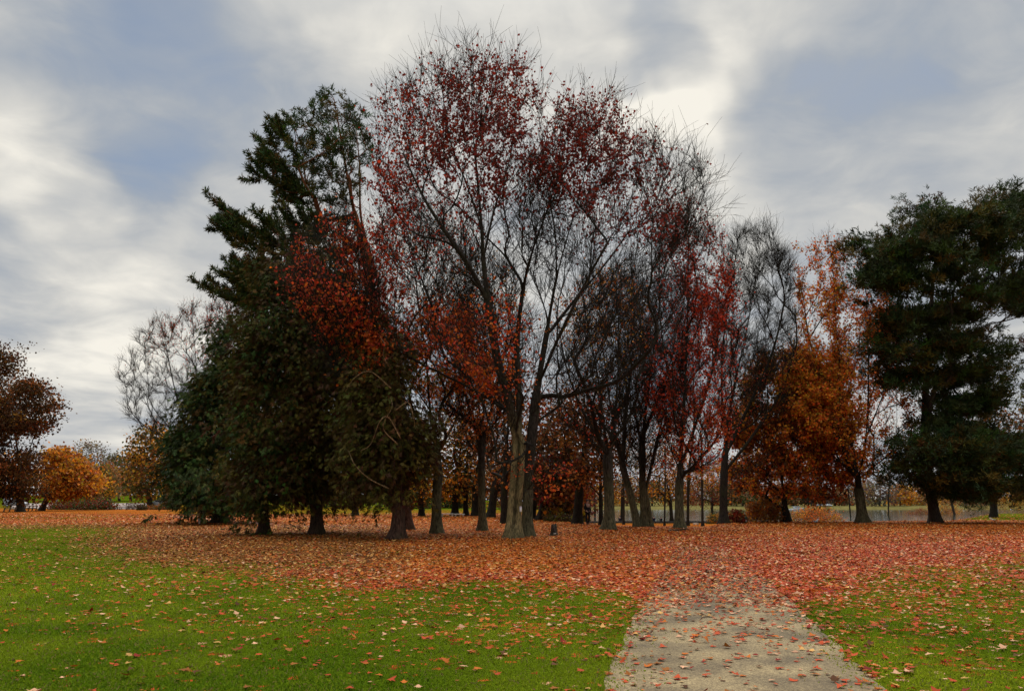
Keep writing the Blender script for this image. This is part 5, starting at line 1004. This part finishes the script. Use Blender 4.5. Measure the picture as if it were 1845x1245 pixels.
# notice between the two front trunks
p = P(938.3, 917, 35.2); e = thing('notice', 'small white notice between the pale split trunk and the dark trunk', 'sign', p)
MB().box(-.045, .045, -.006, .006, -.11, .11, .003).build('board', M_white, e); MB().box(-.03, .03, -.010, -.0062, .06, .085).build('header_bar', M_red, e)
b_ = MB(); b_.tube([(-.02, .0, .09), (-.02, .2, .1)], .006, 6); b_.build('wire', M_dark, e); 
# boat and jetty
Yb = 452.; p = P(1437, 917.5, Yb); e = thing('motor_boat', 'pale blue and white cabin boat moored on the far side of the lake', 'boat', (p[0], Yb, LAKE_Z), .05)
sec = []
for x, w_, zk, zd in ((-3.6, 1.0, -.1, .75), (-2, 1.15, -.2, .75), (0, 1.2, -.2, .8), (2, 1.0, -.15, .95), (3.3, .5, .1, 1.1), (4.0, .04, .6, 1.25)):
    sec += [(x, -w_, zd), (x, -w_ * .75, zk + .15), (x, 0, zk), (x, w_ * .75, zk + .15), (x, w_, zd)]
Fs = [(0, 1, 2, 3, 4), tuple(range(29, 24, -1))]
for k in range(5):
    for j in range(4): Fs.append((k * 5 + j, k * 5 + 5 + j, k * 5 + 6 + j, k * 5 + 1 + j))
    Fs.append((k * 5 + 4, k * 5 + 9, k * 5 + 5, k * 5))
MB().add(sec, Fs).build('hull', M_blue, e); MB().box(-2.2, 1.2, -.85, .85, .82, 1.75, .12).build('cabin', M_white, e); MB().box(-1.9, .9, -.875, -.852, 1.2, 1.55).build('window', M_glass, e); MB().box(-2.6, 1.5, -.95, .95, 1.755, 1.85, .03).build('cabin_roof', M_white, e)
b_ = MB(); b_.tube([(-3.4, -.9, .8), (-3.4, -.9, 1.3), (-3.4, .9, 1.3), (-3.4, .9, .8)], .04, 6); b_.build('rail', M_rim, e)
p = P(1418, 918, Yb - 4); e = thing('jetty', 'low white floating jetty left of the moored boat', 'jetty', (p[0], Yb - 4, LAKE_Z)); MB().box(-5, 5, -1, 1, .15, .5, .03).build('deck', M_white, e)
for x in (-4, 0, 4): MB().tube([(x, .7, -1), (x, .7, 1.1)], .12, 8).build('pile', M_wood, e, smooth=True)

def gull(label, px, py, s, rz, standing):
    g = G(px, py); e = thing('gull', label, 'bird', g, rz); h = .16 if standing else .02; h *= s
    rings = [(-.22, .012, .10), (-.14, .05, .09), (-.04, .085, .085), (.06, .085, .10), (.12, .06, .15), (.15, .045, .20), (.18, .05, .235), (.225, .035, .24), (.25, .01, .235)]
    b_ = MB(); b_.tube([(x * s, 0, h + z * s) for x, r, z in rings], [r * s for x, r, z in rings], 12); b_.build('body', M_bird, e, smooth=True)
    for k in (-1, 1):
        b_ = MB(); b_.tube([(.07 * s, k * .075 * s, h + .12 * s), (-.05 * s, k * .09 * s, h + .12 * s), (-.25 * s, k * .03 * s, h + .12 * s)], [.02 * s, .045 * s, .006 * s], 8); b_.build('wing', M_birdg, e, smooth=True)
        if standing: b_ = MB(); b_.tube([(.01, k * .03 * s, 0), (0, k * .03 * s, h + .03 * s)], .007 * s, 6); b_.build('leg', M_beak, e)
    b_ = MB(); b_.tube([(.245 * s, 0, h + .235 * s), (.31 * s, 0, h + .222 * s)], [.014 * s, .003 * s], 7); b_.build('beak', M_beak, e, smooth=True)
gull('white gull resting in front of the wide gold shrub', 1470, 942, 1.0, .2, False); gull('white gull standing by the water left of the slim dark maple trunk', 1517, 940.5, 1.2, 1.9, True); gull('white gull on the grass under the dark folding chairs', 1789, 938.5, .9, 2.6, False)

def camp_chair(label, px, py, rz):
    g = G(px, py); e = thing('folding_chair', label, 'chair', g, rz)
    b_ = MB(); b_.add([(-.28, -.25, .40), (.28, -.25, .40), (.28, .22, .34), (-.28, .22, .34), (-.28, -.25, .38), (.28, -.25, .38), (.28, .22, .32), (-.28, .22, .32)], [(0, 1, 2, 3), (7, 6, 5, 4), (0, 4, 5, 1), (1, 5, 6, 2), (2, 6, 7, 3), (3, 7, 4, 0)]); b_.build('seat', M_navy, e)
    b_ = MB(); b_.add([(-.29, .22, .34), (.29, .22, .34), (.29, .36, .92), (-.29, .36, .92), (-.29, .25, .34), (.29, .25, .34), (.29, .39, .92), (-.29, .39, .92)], [(0, 1, 2, 3), (7, 6, 5, 4), (0, 4, 5, 1), (1, 5, 6, 2), (2, 6, 7, 3), (3, 7, 4, 0)]); b_.build('backrest', M_navy, e)
    for s in (-1, 1):
        MB().tube([(s * .3, -.28, 0), (s * .3, .26, .6)], .018, 6).build('leg', M_grey, e); MB().tube([(s * .3, .3, 0), (s * .3, -.26, .58)], .018, 6).build('leg', M_grey, e); MB().tube([(s * .31, -.3, .6), (s * .31, .32, .64)], .028, 6).build('armrest', M_navy, e)
camp_chair('navy folding chair with light rim, left of the person in pink', 1772, 926.5, .5); camp_chair('dark folding chair on the grass, right of the person in pink', 1794, 926.5, -.4)

# ---------------------------------------------------------------- people
def skin_obj(name, J, E, mat, parent, sub=1):
    import bmesh
    bm = bmesh.new(); ly = bm.verts.layers.skin.verify(); vs = {}
    for k, (p, r) in J.items():
        v = bm.verts.new(p); v[ly].radius = (r, r) if not isinstance(r, tuple) else r; v[ly].use_root = (k == list(J)[0]); vs[k] = v
    for a, b in E: bm.edges.new((vs[a], vs[b]))
    me = bpy.data.meshes.new(name); bm.to_mesh(me); bm.free(); me.materials.append(mat); o = obj(name, me, parent)
    o.modifiers.new('skin', 'SKIN').use_smooth_shade = True; m = o.modifiers.new('sub', 'SUBSURF'); m.levels = m.render_levels = sub
    return o
def person(label, loc, rz, pose, coat, pants, hair=M_hair, s=1.0):
    e = thing('person', label, 'person', loc, rz); e.scale = (s, s, s)
    st_ = pose == 'stand'; hp = .93 if st_ else .12; d = hp - .93
    J = {'pel': ((0, 0, hp), (.14, .10)), 'waist': ((0, 0, hp + .17), (.125, .095)), 'chest': ((0, -.01, hp + .38), (.155, .11)), 'neck': ((0, -.01, hp + .54), .055), 'chin': ((0, -.03, hp + .62), (.065, .075)), 'head': ((0, -.02, hp + .71), (.078, .095)), 'crown': ((0, -.01, hp + .80), (.05, .06)), 'nose': ((0, -.125, hp + .69), .016)}
    E = [('pel', 'waist'), ('waist', 'chest'), ('chest', 'neck'), ('neck', 'chin'), ('chin', 'head'), ('head', 'crown'), ('head', 'nose')]
    for n_, k in (('l', -1), ('r', 1)):
        if st_: leg = [((k * .09, 0, hp - .06), .085), ((k * .10, -.03 - .05 * k, .50), .058), ((k * .11, .02 + .08 * k, .09), .042), ((k * .12, -.13 + .08 * k, .035), .035)]
        elif pose == 'sit': leg = [((k * .10, -.08, hp), .09), ((k * .13, -.48, hp + .04), .06), ((k * .13, -.52, hp - .36), .042), ((k * .14, -.66, hp - .42), .034)]
        else: leg = [((k * .10, -.06, hp), .09), ((k * .17, -.36, hp + .30), .06), ((k * .14, -.60, hp - .05), .042), ((k * .15, -.74, hp - .08), .034)]
        arm = [((k * .19, 0, hp + .47), .058), ((k * .26, .04, hp + .22), .045), ((k * .22, -.12, hp + .04), .034), ((k * .21, -.19, hp + .00), (.036, .02))]
        for i, (p_, r_) in enumerate(leg): J['g%s%d' % (n_, i)] = (p_, r_); E.append(('pel' if i == 0 else 'g%s%d' % (n_, i - 1), 'g%s%d' % (n_, i)))
        for i, (p_, r_) in enumerate(arm): J['a%s%d' % (n_, i)] = (p_, r_); E.append(('chest' if i == 0 else 'a%s%d' % (n_, i - 1), 'a%s%d' % (n_, i)))
        pm_ = np.array(arm[3][0])
        for f in range(5):
            off = np.array([(f - 1.5) * .019, -.035, -.01]) if f < 4 else np.array([-k * .04, -.005, .005]); L = (.05, .058, .053, .042, .035)[f]
            J['f%s%da' % (n_, f)] = (tuple(pm_ + off), .0095); J['f%s%db' % (n_, f)] = (tuple(pm_ + off + np.array([0, -L, -.02])), .008); J['f%s%dc' % (n_, f)] = (tuple(pm_ + off + np.array([0, -L * 1.4, -.05])), .007)
            E += [('a%s3' % n_, 'f%s%da' % (n_, f)), ('f%s%da' % (n_, f), 'f%s%db' % (n_, f)), ('f%s%db' % (n_, f), 'f%s%dc' % (n_, f))]
    skin_obj('body', J, E, M_skin, e)
    def sub(keys, grow, extra=None):
        Jk = {k: (J[k][0], tuple(np.array(J[k][1]) + grow) if isinstance(J[k][1], tuple) else J[k][1] + grow) for k in keys}; return Jk, [(a, b) for a, b in E if a in Jk and b in Jk]
    c = ['waist', 'pel', 'chest', 'al0', 'al1', 'al2', 'ar0', 'ar1', 'ar2']; skin_obj('coat', *sub(c, .022), coat, e)
    skin_obj('trousers', *sub(['pel', 'gl0', 'gl1', 'gl2', 'gr0', 'gr1', 'gr2'], .016), pants, e)
    hx = MB(); hx.ball((0, .012, hp + .745), (.095, .108, .095), 12, 8); hx.build('hair', hair, e, smooth=True)
    for n_ in ('l', 'r'): skin_obj('shoe', *sub(['g%s2' % n_, 'g%s3' % n_], .014), M_hair, e)
    return e
g = G(1059, 945.3); person('person in dark clothes standing by the leaning trunk near the lake', g, .6, 'stand', M_dk, M_dk, s=1.02)
for px, lab, c_, rz in ((1117, 'person in dark coat seated alone on the lake wall', M_dk, 3.0), (1178, 'person in navy sitting on the lake wall, left one of the pair', M_nv, 3.3), (1191, 'smaller person in black sitting on the lake wall, right one of the pair', M_dk, 2.9)):
    x = P(px, 935, 161.2)[0]; person(lab, (x, 161.25, WTOP - .03), rz, 'sit', c_, M_je, s=1.12 if px < 1185 else .98)
g = G(359, 946); person('person in pale clothes walking behind the hanging skirt of the green cypress', g, 1.4, 'stand', M_bg, M_bg)
g = G(1783, 927); person('person in pink sitting on the grass between two dark folding chairs', g, .2, 'ground', M_pk, M_br)
print('all done', round(time.time() - T0, 1))
